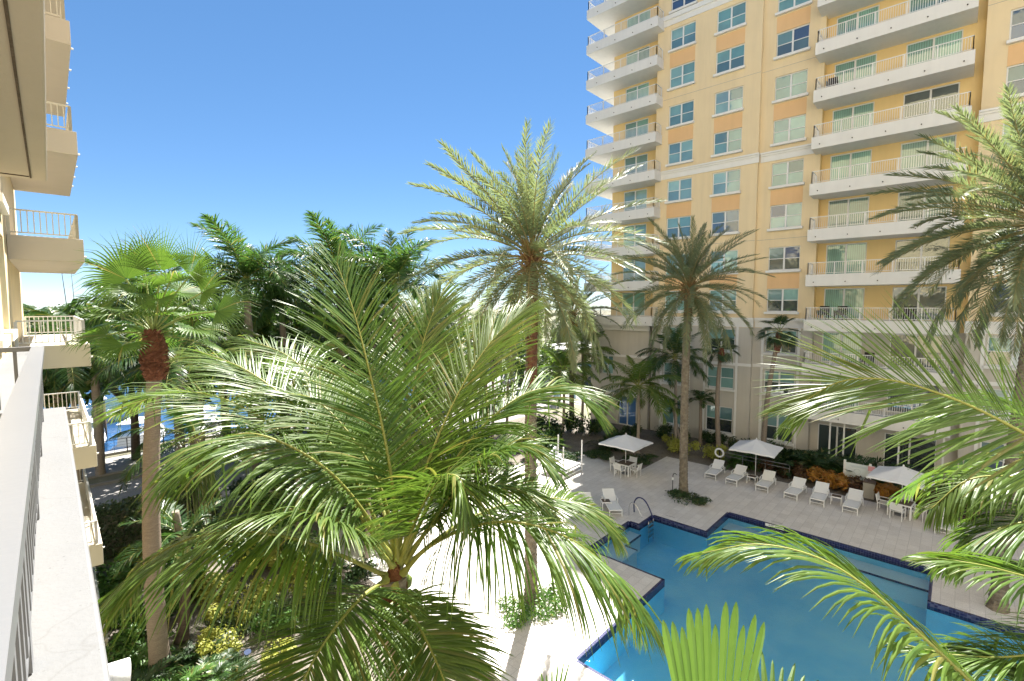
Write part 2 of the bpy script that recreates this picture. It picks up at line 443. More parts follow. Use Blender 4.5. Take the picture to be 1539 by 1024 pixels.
def arc(el0, el1, L, pw=1.2, k=7, side=0):
    pts = [Vector((0,0,0))]; m = 24
    p = Vector((0,0,0))
    for i in range(m):
        e = R_(el0 + (el1-el0)*((i+.5)/m)**pw)
        a = side*((i+.5)/m)**2
        p = p + Vector((math.cos(e)*math.cos(a), math.cos(e)*math.sin(a), math.sin(e)))*(L/m)
        pts.append(p.copy())
    return [pts[round(i*m/k)] for i in range(k+1)]

def frond_set(name, els, mats, var=2, **kw):
    L = kw.pop('L'); res = []
    pet = kw.pop('rad0', 0)
    for (e0, e1) in els:
        for v in range(var):
            mb = MB()
            pts = arc(e0+random.uniform(-4,4), e1+random.uniform(-8,8), L*random.uniform(.93,1.06), kw.pop('pw', 1.2) if 0 else 1.25, 7, random.uniform(-.35,.35))
            frond(mb, pts, **kw)
            res.append((e0, mb.mesh(name, mats)))
    return res

def crown(root, top, fset, count, els, sc=1, rot0=None, name='frond', tilt=3, jz=.12):
    """fronds of a crown: golden-angle azimuths, elevation classes listed from youngest to oldest"""
    a = random.uniform(0, 6.28) if rot0 is None else rot0
    uniq = sorted(set(e for e, _ in fset), reverse=True)
    for i in range(count):
        u = (i+.5)/count
        e = els[0] + (els[1]-els[0])*u**els[2]
        cls = min(uniq, key=lambda q: abs(q-e))
        me = random.choice([m for q, m in fset if q == cls])
        a += 2.39996 + random.uniform(-.18,.18)
        put(name, me, root, Vector(top)-Vector(WORG[root.name]) + Vector((0,0,-jz*u)),
            (R_(random.uniform(-tilt,tilt)), R_(random.uniform(-tilt,tilt)), a), sc*random.uniform(.9,1.06)*(1 if u > .12 else .8))

def trunk_pts(a, b, n, bow=0, ax=0):
    a = Vector(a); b = Vector(b); out = []
    for i in range(n+1):
        t = i/n
        out.append(a.lerp(b, t) + Vector((math.cos(ax), math.sin(ax), 0))*(bow*math.sin(math.pi*t)))
    return out

def date_trunk(mb, a, b, r0, r1, m=0, bow=.1, step=.075, sides=14):
    h = (Vector(b)-Vector(a)).length; n = int(h/step)
    rad = []
    for i in range(n+1):
        t = i/n
        r = r0*(1+.45*math.exp(-t*h/.35)) + (r1-r0)*t
        if t > .9: r *= 1+.25*(t-.9)/.1
        rad.append(r)
    mb.tube(trunk_pts(a, b, n, bow, 1.1), rad, sides, m, True, False,
            lambda i, j: 1 + (.085 if (i+2*(j % 2)) % 4 in (0,) else -.03) + random.uniform(-.02,.02))

def ring_trunk(mb, a, b, r0, r1, m=0, bow=.12, step=.11, sides=12, ax=.5, flare=.5, belly=0):
    h = (Vector(b)-Vector(a)).length; n = max(6, int(h/step))
    rad = []
    for i in range(n+1):
        t = i/n
        r = r0*(1+flare*math.exp(-t*h/.3)) + (r1-r0)*t + belly*math.sin(math.pi*t)
        rad.append(r*(1+(.025 if i % 2 else -.01)))
    mb.tube(trunk_pts(a, b, n, bow, ax), rad, sides, m, True, True)

def fan_leaf(mb, P0, H, A, N, R, nseg=34, spread=135, split=.5, mr=0, ml=1, pr=.018, droop=.5, pleat=.25):
    """petiole from P0 to the hastula H, blade of pleated segments around axis A with face normal N"""
    P0 = Vector(P0); H = Vector(H); A = Vector(A).normalized(); N = Vector(N); N = (N - A*N.dot(A)).normalized()
    mid = P0.lerp(H, .5) + Vector((0,0,.06*(H-P0).length))
    pl, _ = catmull([P0, mid, H], 8)
    mb.tube(pl, [pr*1.6]+[pr*1.15]*4+[pr]*4, 6, mr, False)
    B = A.cross(N); dth = R_(2*spread/nseg)
    prof = [(.03,1),(.25,1),(split,1),(split+.17,.72),(split+.33,.4),(1,.03)] if split < .65 else [(.03,1),(.5,1),(split,1),(split+(1-split)*.45,.86),(split+(1-split)*.8,.55),(1,.1)]
    for i in range(nseg):
        th = R_(-spread) + dth*(i+.5)
        len_ = R*(.74+.26*math.cos(th*.62))*random.uniform(.93,1.05)
        cup = .16*abs(math.sin(th)) + .04
        rows = []
        tip = random.uniform(.6, 1.3)*droop
        d = (A*math.cos(th) + B*math.sin(th) + N*cup).normalized()
        e = (B*math.cos(th) - A*math.sin(th)).normalized()
        p = Vector(H); pr_ = 0
        for (x, wf) in prof:
            if x > split: d = (d + Vector((0,0,-1))*(tip*(x-split)*.9)).normalized()
            p = p + d*((x-pr_)*len_); pr_ = x
            hw = min(x, split+.02)*len_*math.tan(dth/2)*wf*1.03
            rows.append((p - e*hw, p + N*(hw*pleat*2), p + e*hw))
        vs = [q for r in rows for q in r]; fs = []
        for k in range(len(rows)-1):
            for j in (0, 1): fs.append((k*3+j, k*3+j+1, k*3+j+4, k*3+j+3))
        mb.add(vs, fs, ml)

def fan_set(name, els, mats, pet, R, var=2, nseg=34, droop=.5, spread=135, pr=.018):
    res = []
    for e0 in els:
        for v in range(var):
            mb = MB(); e = R_(e0+random.uniform(-6,6))
            dirv = Vector((math.cos(e), 0, math.sin(e)))
            H = dirv*pet*random.uniform(.85,1.1) + Vector((0,0,-.12*pet*math.cos(e)))
            A = Vector((math.cos(e-.5), random.uniform(-.15,.15), math.sin(e-.5)))
            N = Vector((-math.sin(e), random.uniform(-.3,.3), math.cos(e)))
            fan_leaf(mb, (0,0,0), H, A, N, R*random.uniform(.9,1.08), nseg, spread, droop=droop, pr=pr)
            res.append((e0, mb.mesh(name, mats)))
    return res

def leaf_blob(mb, c, r, n, size, m=0, flat=.5, seed=None, shell=.45, up=.35):
    """many leaf-sized faces through the volume of a lumpy clump"""
    c = Vector(c)
    for _ in range(n):
        d = Vector((random.gauss(0,1), random.gauss(0,1), random.gauss(0,1))).normalized()
        k = (shell + (1-shell)*random.random()**.6)
        k *= .78+.45*noise.noise(d*2.1 + c*.7)
        p = c + Vector((d.x*r[0], d.y*r[1], d.z*r[2]))*k
        o = (d + Vector((random.gauss(0,.6), random.gauss(0,.6), random.gauss(0,.6)+up))).normalized()
        a = o.orthogonal().normalized(); a = Matrix.Rotation(random.uniform(0,6.28), 3, o) @ a
        b = o.cross(a); s = size*random.uniform(.6,1.3)
        mb.add([p-a*s, p-b*s*flat, p+a*s, p+b*s*flat], [(0,1,2,3)], m)

def strap_clump(mb, c, r, n, L, w, m=0, el=(35, 85)):
    for _ in range(n):
        a = random.uniform(0, 6.28); q = r*random.random()**.5; b = random.uniform(0, 6.28)
        p = Vector(c) + Vector((math.cos(b)*q, math.sin(b)*q, 0))
        e = R_(random.uniform(*el))
        d = Vector((math.cos(a)*math.cos(e), math.sin(a)*math.cos(e), math.sin(e)))
        leaflet(mb, p, d, Vector((-math.sin(a), math.cos(a), 0)), L*random.uniform(.6,1.15), w, random.uniform(.5,1.1), 4, 0, m)

def bush_mesh(name, mat, lumps, n, size, flat=.5):
    mb = MB()
    for (c, r) in lumps: leaf_blob(mb, c, r, int(n/len(lumps)), size, 0, flat)
    return mb.mesh(name, mat)

def lumps(w, d, h, k):
    out = [((0,0,h*.5), (w*.42, d*.42, h*.5))]
    for _ in range(k):
        a = random.uniform(0, 6.28); q = random.uniform(.25,.5)
        out.append(((math.cos(a)*w*q, math.sin(a)*d*q, h*random.uniform(.3,.62)), (w*.24, d*.24, h*random.uniform(.28,.45))))
    return out
# ---------------------------------------------------------------- setting
CAMZ = 11.0
def sheet(mb, xs, ys, z, skip, m=0):
    for i in range(len(xs)-1):
        for j in range(len(ys)-1):
            cx = (xs[i]+xs[i+1])/2; cy = (ys[j]+ys[j+1])/2
            if skip(cx, cy): continue
            mb.quad((xs[i],ys[j],z), (xs[i+1],ys[j],z), (xs[i+1],ys[j+1],z), (xs[i],ys[j+1],z), m)
POOL = [(11.95,-9,18,8.2), (18,-9,21.75,11.85), (21.75,-9,23.25,11.3), (23.25,.35,26.3,8.5)]
def in_pool(x, y, g=0):
    return any(a-g < x < c+g and b-g < y < d+g for a, b, c, d in POOL)
PX = [11.95,18,21.75,23.25,26.3]; PY = [-9,.35,8.2,8.5,11.3,11.85]
def in_canal(x, y): return x < 45 and 46 < y < 150
mb = MB()
sheet(mb, [-900,-60]+PX+[45,120,900], [-200]+PY+[46,150,1200], -.02, lambda x, y: in_pool(x, y) or in_canal(x, y))
tag(mb.build('ground', M['lawn']), kind='structure')
mb = MB(); DX0, DX1 = 9.95, 33.2
def deck_skip(x, y): return in_pool(x, y, 0) or (y > 15.2 and x > 29.4)
sheet(mb, sorted([DX0,DX1,12.5,29.4]+PX), sorted([-14,22,15.2]+PY), .0, deck_skip)
tag(mb.build('pool_deck', M['deck']), kind='structure')
mb = MB(); mb.quad((-2,-12,-.008),(9.95,-12,-.008),(9.95,25.6,-.008),(-2,25.6,-.008)); mb.quad((33.2,-14,-.008),(39.5,-14,-.008),(39.5,31,-.008),(33.2,31,-.008))
mb.quad((29.4,15.2,-.008),(33.2,15.2,-.008),(33.2,31,-.008),(29.4,31,-.008))
mb.quad((9.95,22,-.012),(29.4,22,-.012),(29.4,31,-.012),(9.95,31,-.012))
tag(mb.build('garden_bed', M['mulch']), kind='structure')
mb = MB(); mb.quad((-6,30.2,-.008),(42,31.4,-.008),(42,38.2,-.008),(-6,38.2,-.008)); tag(mb.build('road', M['road']), kind='structure')
mb = MB(); mb.box(-6,36,40.2,44.3,-.1,.1); tag(mb.build('waterfront_path', M['walk'], bevel=.02), kind='structure')
mb = MB(); mb.box(-6,46,38.2,38.4,-.1,.13); tag(mb.build('kerb', M['walk'], bevel=.015), kind='structure')
mb = MB(); mb.quad((44,30,-.008),(120,30,-.008),(120,75,-.008),(44,75,-.008)); tag(mb.build('street', M['walk']), kind='structure')
mb = MB(); mb.box(-60,45,45.4,46.06,-3,.16); mb.box(45,45.6,46.06,150,-3,.16); mb.box(-60,45,149.5,150.2,-3,.2)
tag(mb.build('seawall', M['seawall']), kind='structure')
mb = MB(); mb.quad((-60,46,-1),(45,46,-1),(45,150,-1),(-60,150,-1)); tag(mb.build('canal_water', M['canal_water']), kind='structure')
mb = MB(); mb.quad((-60,46,-3),(45,46,-3),(45,150,-3),(-60,150,-3)); tag(mb.build('canal_bed', M['seawall']), kind='structure')

# pool: basin, benches, navy waterline tile, water
pool = thing('swimming_pool', (20,0,0), 'stepped turquoise swimming pool edged with a navy tile band', 'swimming pool')
mb = MB(); sheet(mb, PX, PY, -1.35, lambda x, y: not in_pool(x, y)); 
tl = MB(); edges = []
xs, ys = PX, PY
for i in range(len(xs)-1):
    for j in range(len(ys)-1):
        cx = (xs[i]+xs[i+1])/2; cy = (ys[j]+ys[j+1])/2
        if not in_pool(cx, cy): continue
        for dx, dy, a, b in ((-1,0,(xs[i],ys[j]),(xs[i],ys[j+1])), (1,0,(xs[i+1],ys[j]),(xs[i+1],ys[j+1])), (0,-1,(xs[i],ys[j]),(xs[i+1],ys[j])), (0,1,(xs[i],ys[j+1]),(xs[i+1],ys[j+1]))):
            ox = cx + dx*((xs[i+1]-xs[i])/2+.05); oy = cy + dy*((ys[j+1]-ys[j])/2+.05)
            if not in_pool(ox, oy): edges.append((a, b, dx, dy))
for a, b, dx, dy in edges:
    mb.quad((*a,-1.35), (*b,-1.35), (*b,-.30), (*a,-.30))
    L = math.dist(a, b); n = max(1, int(L/.3))
    ux, uy = (b[0]-a[0])/n, (b[1]-a[1])/n
    for k in range(n):
        p = (a[0]+ux*k, a[1]+uy*k); q = (a[0]+ux*(k+1), a[1]+uy*(k+1))
        tl.quad((*p,-.30), (*q,-.30), (*q,.004), (*p,.004))
        w = .10
        e0 = w if k == 0 else 0; e1 = w if k == n-1 else 0
        tl.quad((p[0],p[1],.004), (q[0],q[1],.004), (q[0]+dx*w,q[1]+dy*w,.004), (p[0]+dx*w,p[1]+dy*w,.004))
mb.build('basin', M['plaster'], pool); tl.build('waterline_tile', M['tile'], pool)
mb = MB()
mb.box(25.35,26.3,.35,8.5,-1.35,-.55);
mb.box(20.2,21.75,11.25,11.85,-1.35,-.5); mb.box(18.02,20.2,10.6,11.85,-1.35,-.5)
mb.build('bench', M['shelf'], pool)
mb = MB(); mb.box(25.30,25.346,.354,8.498,-.60,-.53); mb.box(20.2,21.75,11.20,11.246,-.55,-.48); mb.box(20.204,20.25,10.6,11.2,-.55,-.48); mb.build('step_edge', M['tile'], pool)
mb = MB(); sheet(mb, PX, PY, -.17, lambda x, y: not in_pool(x, y)); mb.build('water', M['pool_water'], pool)
# depth markers on the waterline
def text_obj(name, body, size, loc, rot, mat, parent, ext=.002):
    cu = bpy.data.curves.new(name, 'FONT'); cu.body = body; cu.size = size; cu.extrude = ext; cu.align_x = 'CENTER'; cu.align_y = 'CENTER'
    cu.materials.append(mat)
    tmp = bpy.data.objects.new(name+'_tmp', cu); COL.objects.link(tmp)
    dg = bpy.context.evaluated_depsgraph_get(); me = bpy.data.meshes.new_from_object(tmp.evaluated_get(dg))
    bpy.data.objects.remove(tmp); bpy.data.curves.remove(cu)
    me.materials.clear(); me.materials.append(mat)
    o = bpy.data.objects.new(name, me); COL.objects.link(o); o.parent = parent
    po = WORG.get(parent.name, (0,0,0)); o.location = Vector(loc)-Vector(po); o.rotation_euler = rot
    return o
for (x, y, rz, nx, ny) in ((26.3, 6.3, R_(-90), -1, 0), (23.3, 10.6, R_(-90), -1, 0)):
    mb = MB(); mb.box(x-.012, x-.001, y-.42, y+.42, -.14, -.004)
    mk = mb.build('depth_marker', M['white_trim'], pool)
    text_obj('lettering', '4 FT  0 IN', .13, (x-.016, y, -.072), (R_(90), 0, R_(-90)), M['black'], pool).parent = pool
    mb = MB()
    text_obj('lettering', 'NO DIVING', .10, (x+.42, y, .003), (0, 0, R_(-90)), M['dark_furn'], pool, .0005)

# handrail and ladder at the pool corner
hr = thing('pool_ladder', (22.6,11.35,0), 'navy sleeved handrail with steel ladder at the inner corner of the pool', 'pool ladder')
mb = MB()
for y, mm in ((11.95, 0), (11.45, 0)): pass
mb.tube(catmull([(22.95,12.25,0),(22.95,12.25,.55),(22.95,12.0,.86),(22.95,11.6,.75),(22.95,11.22,.1),(22.95,11.18,-.25)], 30)[0], .035, 8)
mb.build('handrail', M['blue_pipe'], hr)
mb = MB()
mb.tube(catmull([(22.4,12.25,0),(22.4,12.25,.5),(22.4,12.1,.72),(22.4,11.85,.62),(22.4,11.5,.1)], 24)[0], .02, 8)
mb.build('grab_rail', M['metal'], hr)
mb = MB()
for x in (22.45,22.95): mb.tube([(x,11.16,-.02),(x,11.14,-1.1)], .02, 8)
for z in (-.12,-.36,-.6,-.85): mb.box(22.44,22.96,11.10,11.2,z-.015,z+.015)
mb.build('ladder_step', M['metal'], hr)

# ---------------------------------------------------------------- the tower across the court
FH = 3.05
def sb(k): return 3.15 + FH*k            # underside of balcony slab k
tower = thing('apartment_tower', (39.5,8,0), 'yellow high-rise apartment block with white balconies over a grey base', 'building')
def wall_x(mb, X, y0, y1, z0, z1, holes, depth=.16, zc=9.3, mu=0, ml=1):
    ys = sorted(set([y0,y1]+[h[i] for h in holes for i in (0,1)])); zs = sorted(set([z0,z1]+([zc] if z0 < zc < z1 else [])+[h[i] for h in holes for i in (2,3)]))
    for i in range(len(ys)-1):
        for j in range(len(zs)-1):
            cy = (ys[i]+ys[i+1])/2; cz = (zs[j]+zs[j+1])/2
            if any(h[0] < cy < h[1] and h[2] < cz < h[3] for h in holes): continue
            mb.quad((X,ys[i+1],zs[j]), (X,ys[i],zs[j]), (X,ys[i],zs[j+1]), (X,ys[i+1],zs[j+1]), ml if cz < zc else mu)
    for a, b, c, d in holes:
        m = ml if d < zc else mu; e = X+depth
        mb.quad((X,a,c),(e,a,c),(e,a,d),(X,a,d),m); mb.quad((X,b,c),(X,b,d),(e,b,d),(e,b,c),m)
        mb.quad((X,a,d),(e,a,d),(e,b,d),(X,b,d),m); mb.quad((X,a,c),(X,b,c),(e,b,c),(e,a,c),m)
COLS = {'A':(39.5,16.5,18.6), 'B':(39.5,12.75,14.85), 'C':(39.8,8.6,10.66), 'D':(39.8,-3.4,-1.3), 'E':(39.8,-7.6,-5.5)}
def wz(k): return (4.42+FH*k, 6.12+FH*k) if k >= 0 else (.85, 2.95)
KW = range(-1, 11)
def col_holes(cs): return [(COLS[c][1], COLS[c][2], *wz(k)) for c in cs for k in KW]
mb = MB()
TOPL, TOPC, TOPR = 48, 33.5, 31.45  # unseen stepped roofline, shaped to set where the tower's shadow falls
wall_x(mb, 39.5, 11.55, 19.7, 0, TOPL, col_holes('AB'))
wall_x(mb, 39.8, 7.6, 11.55, 0, TOPC, col_holes('C'))
wall_x(mb, 39.8, -40, -.35, 0, TOPR, col_holes('DE'))
mb.quad((39.5,11.55,0),(39.8,11.55,0),(39.8,11.55,9.3),(39.5,11.55,9.3),1); mb.quad((39.5,11.55,9.3),(39.8,11.55,9.3),(39.8,11.55,TOPL),(39.5,11.55,TOPL),0)
mb.quad((39.5,19.7,0),(40.4,19.7,0),(40.4,19.7,9.3),(39.5,19.7,9.3),1); mb.quad((39.5,19.7,9.3),(40.4,19.7,9.3),(40.4,19.7,TOPL),(39.5,19.7,TOPL),0)
for y in (7.6,-.35):
    mb.quad((39.8,y,0),(40.4,y,0),(40.4,y,9.3),(39.8,y,9.3),1); mb.quad((39.8,y,9.3),(40.4,y,9.3),(40.4,y,TOPR),(39.8,y,TOPR),2)
mb.quad((40.4,24.4,0),(58,24.4,0),(58,24.4,TOPL),(40.4,24.4,TOPL),0)
mb.quad((39.5,11.55,TOPL),(58,11.55,TOPL),(58,24.4,TOPL),(39.5,24.4,TOPL),0); mb.quad((39.8,7.6,TOPC),(58,7.6,TOPC),(58,11.55,TOPC),(39.8,11.55,TOPC),0); mb.quad((39.8,11.55,TOPC),(58,11.55,TOPC),(58,11.55,TOPL),(39.8,11.55,TOPL),0); mb.quad((58,7.6,TOPR),(58,11.55,TOPR),(58,11.55,TOPC),(58,7.6,TOPC),0); mb.quad((39.8,-40,TOPR),(58,-40,TOPR),(58,7.6,TOPR),(39.8,7.6,TOPR),0)
mb.quad((39.8,7.6,TOPR),(58,7.6,TOPR),(58,7.6,TOPC),(39.8,7.6,TOPC),0); mb.quad((58,-40,0),(58,24.4,0),(58,24.4,TOPR),(58,-40,TOPR),0); mb.quad((39.8,-40,0),(58,-40,0),(58,-40,TOPR),(39.8,-40,TOPR),0)
mb.quad((58,11.55,TOPR),(58,24.4,TOPR),(58,24.4,TOPL),(58,11.55,TOPL),0)
mb.build('wall', [M['yellow'], M['grey'], M['deep_yellow']], tower)
# recessed walls behind the balconies with door openings
DR = [(4.78,7.11), (.64,3.28)]; DL = (20.9,23.2)
def dz(k): return (sb(k)+.80, sb(k)+.80+2.12) if k >= 0 else (.05, 2.5)
KR = range(-1, 10); KL = range(2, 13)
mb = MB()
wall_x(mb, 40.4, -.35, 7.6, 0, TOPR, [(a, b, *dz(k)) for a, b in DR for k in KR], .12)
mb.build('recessed_wall', [M['deep_yellow'], M['grey']], tower); mb = MB()
wall_x(mb, 40.4, 19.7, 24.4, 0, TOPL, [(*DL, *dz(k)) for k in KL], .12)
mb.build('recessed_wall', [M['deep_yellow'], M['grey']], tower)

def win_frame_mesh(W, Hh):
    mb = MB(); f = .07
    mb.box(0,.07,-W/2,W/2,0,f); mb.box(0,.07,-W/2,W/2,Hh-f,Hh); mb.box(0,.07,-W/2,-W/2+f,f,Hh-f); mb.box(0,.07,W/2-f,W/2,f,Hh-f)
    mb.box(-.01,.065,-.055,.055,f,Hh-f)
    for s in (-1,1):
        a, b = (-W/2+f, -.055) if s < 0 else (.055, W/2-f)
        mb.box(.005,.06,a,b,Hh*.5-.025,Hh*.5+.025)
    return mb.mesh('window', M['win_frame'])
def pane_mesh(W, Hh):
    mb = MB()
    for (a, b) in ((-W/2+.06,-.05),(.05,W/2-.06)):
        for (c, d) in ((.06,Hh*.5-.02),(Hh*.5+.02,Hh-.06)): mb.quad((.045,b,c),(.045,a,c),(.045,a,d),(.045,b,d))
    return mb.mesh('glass', M['pane'])
def sill_mesh(W):
    mb = MB(); mb.box(-.24,-.02,-W/2-.1,W/2+.1,-.17,.0); return mb.mesh('sill', M['white_trim'])
def dark_panes(W, Hh):
    mb = MB()
    for (a, b) in ((-W/2+.06,-.05),(.05,W/2-.06)): mb.quad((.045,b,.06),(.045,a,.06),(.045,a,Hh*.5-.02),(.045,b,Hh*.5-.02),1); mb.quad((.045,b,Hh*.5+.02),(.045,a,Hh*.5+.02),(.045,a,Hh-.06),(.045,b,Hh-.06),0)
    return mb.mesh('glass', [M['pane'], M['dark_pane']])
W, HW = 2.1, 1.70
fm, pm, sm, dm = win_frame_mesh(W, HW), pane_mesh(W, HW), sill_mesh(W), dark_panes(W, HW)
fm2, pm2, dm2 = win_frame_mesh(W, 2.1), pane_mesh(W, 2.1), dark_panes(W, 2.1)
tw = Vector(WORG[tower.name])
for c, (X, a, b) in COLS.items():
    for k in KW:
        if c == 'E' and k > 3: continue
        g = k < 0
        o = put('window', fm2 if g else fm, tower, Vector((X+.09, (a+b)/2, wz(k)[0])) - tw)
        dark = (c, k) in (('C',1),('C',2),('C',0),('B',1),('C',3),('D',1),('B',-1),('D',2),('C',-1),('D',0))
        put('glass', (dm2 if g else dm) if dark else (pm2 if g else pm), o)
        put('sill', sm, o, (-.09,0,0))
# orange spandrels joining pairs of windows
mb = MB(); mb.quad((0,1.05,0),(0,-1.05,0),(0,-1.05,1.14),(0,1.05,1.14)); mb.box(-.012,0,-1.05,1.05,0,1.14); spm = None
mb = MB(); mb.box(-.012,.005,-1.05,1.05,0,1.10); spm = mb.mesh('spandrel_panel', M['orange'])
for c, (X, a, b) in COLS.items():
    for k in (3,5,7,9):
        put('spandrel_panel', spm, tower, Vector((X, (a+b)/2, wz(k-1)[1]+.005))-tw)
def belt(mb, z0, z1, p, ys, X):
    mb.box(X-p, X+.02, ys[0], ys[1], z0, z1)
mb = MB()
for (z0, z1) in ((9.33,10.05), (sb(6)+.1, sb(6)+.78)):
    for X, a, b in ((39.5,11.45,19.78), (39.8,7.52,11.44), (39.8,-40,-.27)):
        belt(mb, z0, z0+.42, .07, (a,b), X); belt(mb, z0+.42, z0+.56, .14, (a,b), X); belt(mb, z0+.56, z1, .22, (a,b), X)
belt(mb, 33.9, 34.35, .08, (11.5,19.75), 39.5); belt(mb, 34.35, 34.7, .2, (11.5,19.75), 39.5)
mb.build('cornice', M['white_trim'], tower)
mb = MB()
for k in (4,8,10,12):
    z = sb(k)+.5
    for X, a, b in ((39.5,11.56,19.69), (39.8,7.61,11.54), (39.8,-39.9,-.36)):
        if z < TOPR or a > 11: mb.box(X-.004, X+.01, a, b, z, z+.022)
mb.build('control_joint', M['seawall'], tower)
mb = MB()
for X, a, b in ((39.5,11.5,19.72), (39.8,7.56,11.49), (39.8,-40,-.32)): belt(mb, 6.30, 6.52, .05, (a,b), X)
for c in 'ABCDE':
    X, a, b = COLS[c]
    for y0, y1 in ((a-.26,a-.10), (b+.10,b+.26)):
        mb.box(X-.06, X+.02, y0, y1, 0, 6.296); mb.box(X-.06, X+.02, y0, y1, 6.524, 9.326)
mb.build('pilaster_trim', M['white_trim'], tower)

def door_mesh(W, Hh):
    mb = MB(); f = .06
    mb.box(0,.08,-W/2,W/2,0,f); mb.box(0,.08,-W/2,W/2,Hh-f,Hh); mb.box(0,.08,-W/2,-W/2+f,f,Hh-f); mb.box(0,.08,W/2-f,W/2,f,Hh-f); mb.box(-.01,.07,-.05,.05,f,Hh-f)
    g = MB()
    for (a, b) in ((-W/2+.05,-.04),(.04,W/2-.05)): g.quad((.05,b,.05),(.05,a,.05),(.05,a,Hh-.05),(.05,b,Hh-.05))
    return mb.mesh('sliding_door', M['win_frame']), g
for (a, b), ks in ((DR[0],KR),(DR[1],KR),(DL,KL)):
    dmsh, g = door_mesh(b-a, 2.12); gm = g.mesh('glass', M['door_pane']); gd = g.mesh('glass', M['dark_pane'])
    dlow, g2 = door_mesh(b-a, 2.45); gl = g2.mesh('glass', M['dark_pane'])
    for k in ks:
        o = put('sliding_door', dlow if k < 0 else dmsh, tower, Vector((40.44,(a+b)/2,dz(k)[0]))-tw)
        put('glass', gl if k < 0 else (gd if (a < 1 and k in (0,1,2,3,6)) else gm), o)
def rail_run(mb, a, b, h, sp=.115, post=1.55, r=.02, pw=.05, z=0, cap=.05):
    a = Vector(a); b = Vector(b); L = (b-a).length; t = (b-a)/L
    mb.bar(a+Z3*h, b+Z3*h, cap*1.1, cap*.8); mb.bar(a+Z3*.09, b+Z3*.09, .03, .03)
    n = max(1, round(L/sp)); np_ = max(1, round(L/post))
    for i in range(1, n):
        p = a + t*(L*i/n); mb.bar(p+Z3*.10, p+Z3*(h-.02), r, r, 0, t)
    for i in range(np_+1):
        p = a + t*(L*i/np_); mb.bar(p, p+Z3*(h-.02), pw, pw, 0, t)
def slab_mb(x0, x1, y0, y1, h=.78, lip=.0):
    mb = MB(); mb.box(x0,x1,y0,y1,0,h); return mb
SLR = MB(); SLR.box(38.3,40.398,.05,7.88,0,.78)
for y in (.5,2.2,3.9,5.6,7.4): SLR.tube([(38.24,y,.26),(38.31,y,.26)], .035, 8, 1)
slr = SLR.mesh('balcony', [M['slab'], M['dark_furn']], (39,4,0))
RR = MB(); rail_run(RR, (38.42,.15,.78), (38.42,7.78,.78), .80); rail_run(RR, (38.42,7.78,.78), (39.75,7.78,.78), .80, .26); rail_run(RR, (38.42,.15,.78), (40.35,.15,.78), .80, .26)
rrm = RR.mesh('railing', M['rail'], (39,4,0))
for k in range(0, 10):
    o = put('balcony', slr, tower, Vector((39,4,sb(k)))-tw); put('railing', rrm, o)
SLL = MB(); SLL.box(38.3,40.398,19.15,26.05,0,.78); SLL.box(40.398,43.2,24.402,26.05,0,.78)
for y in (19.7,21.4,23.1,24.9): SLL.tube([(38.24,y,.26),(38.31,y,.26)], .035, 8, 1)
sll = SLL.mesh('balcony', [M['slab'], M['dark_furn']], (39,22,0))
RL = MB(); rail_run(RL, (38.42,19.25,.78), (38.42,25.95,.78), .80); rail_run(RL, (38.42,19.25,.78), (39.45,19.25,.78), .80, .26); rail_run(RL, (38.42,25.95,.78), (43.1,25.95,.78), .80)
rlm = RL.mesh('railing', M['rail'], (39,22,0))
for k in range(2, 13):
    o = put('balcony', sll, tower, Vector((39,22,sb(k)))-tw); put('railing', rlm, o)
# white posts carrying the first balcony
mb = MB()
for y in (6.1,5.3,2.4,.3): mb.bar((38.7,y,0),(38.7,y,3.15),.09,.09)
mb.build('column', M['white_trim'], tower)
# a few dark terrace chairs seen through the rails
def terrace_chair_mesh():
    mb = MB()
    mb.box(-.28,.28,-.28,.28,.30,.40); mb.box(.2,.29,-.28,.28,.40,.92)
    for s in (-1,1): mb.box(-.28,.25,s*.28-.04,s*.28+.04,.40,.62)
    for x in (-.25,.25):
        for y in (-.25,.25): mb.box(x-.03,x+.03,y-.03,y+.03,0,.30)
    return mb
for i, (y, k, lab) in enumerate(((6.9,2,'dark wicker armchair nearest the left end of the third balcony of the tower'), (5.9,2,'second dark wicker armchair from the left on the third balcony of the tower'), (2.3,2,'dark wicker armchair in the right half of the third balcony of the tower'), (4.3,1,'dark wicker armchair standing on the second balcony of the tower'),(7.0,7,'small dark wicker armchair in the left corner of the eighth balcony of the tower'))):
    if i == 0: tc = terrace_chair_mesh().mesh('terrace_chair', M['dark_furn'])
    o = bpy.data.objects.new('terrace_chair', tc); COL.objects.link(o); o.location = (39.15, y, sb(k)+.78); o.rotation_euler = (0,0,random.uniform(-.4,.4))
    tag(o, lab, 'armchair', 'terrace chairs on the tower balconies')

# low wing beyond the tower
wing = thing('lobby_wing', (39.5,24,0), 'low grey wing with blue lobby doors beyond the corner of the tower', 'building')
mb = MB()
wall_x(mb, 39.3, 19.9, 25.8, 0, 9.1, [(21.0,22.8,.05,2.7),(23.4,24.6,4.6,6.3)], .15)
mb.quad((39.3,25.8,0),(56,25.8,0),(56,25.8,9.1),(39.3,25.8,9.1),1); mb.quad((39.3,19.9,0),(40.3,19.9,0),(40.3,19.9,9.1),(39.3,19.9,9.1),1)
mb.quad((39.3,19.9,9.1),(40.38,19.9,9.1),(40.38,24.38,9.1),(39.3,24.38,9.1),1); mb.quad((39.3,24.42,9.1),(56,24.42,9.1),(56,25.8,9.1),(39.3,25.8,9.1),1)
mb.build('wall', [M['grey'], M['grey']], wing)
mb = MB(); mb.box(39.05,39.32,19.8,26.05,8.75,9.25); mb.box(39.18,39.31,19.85,25.95,6.3,6.52); mb.build('cornice', M['white_trim'], wing)
dmsh, g = door_mesh(1.8, 2.65)
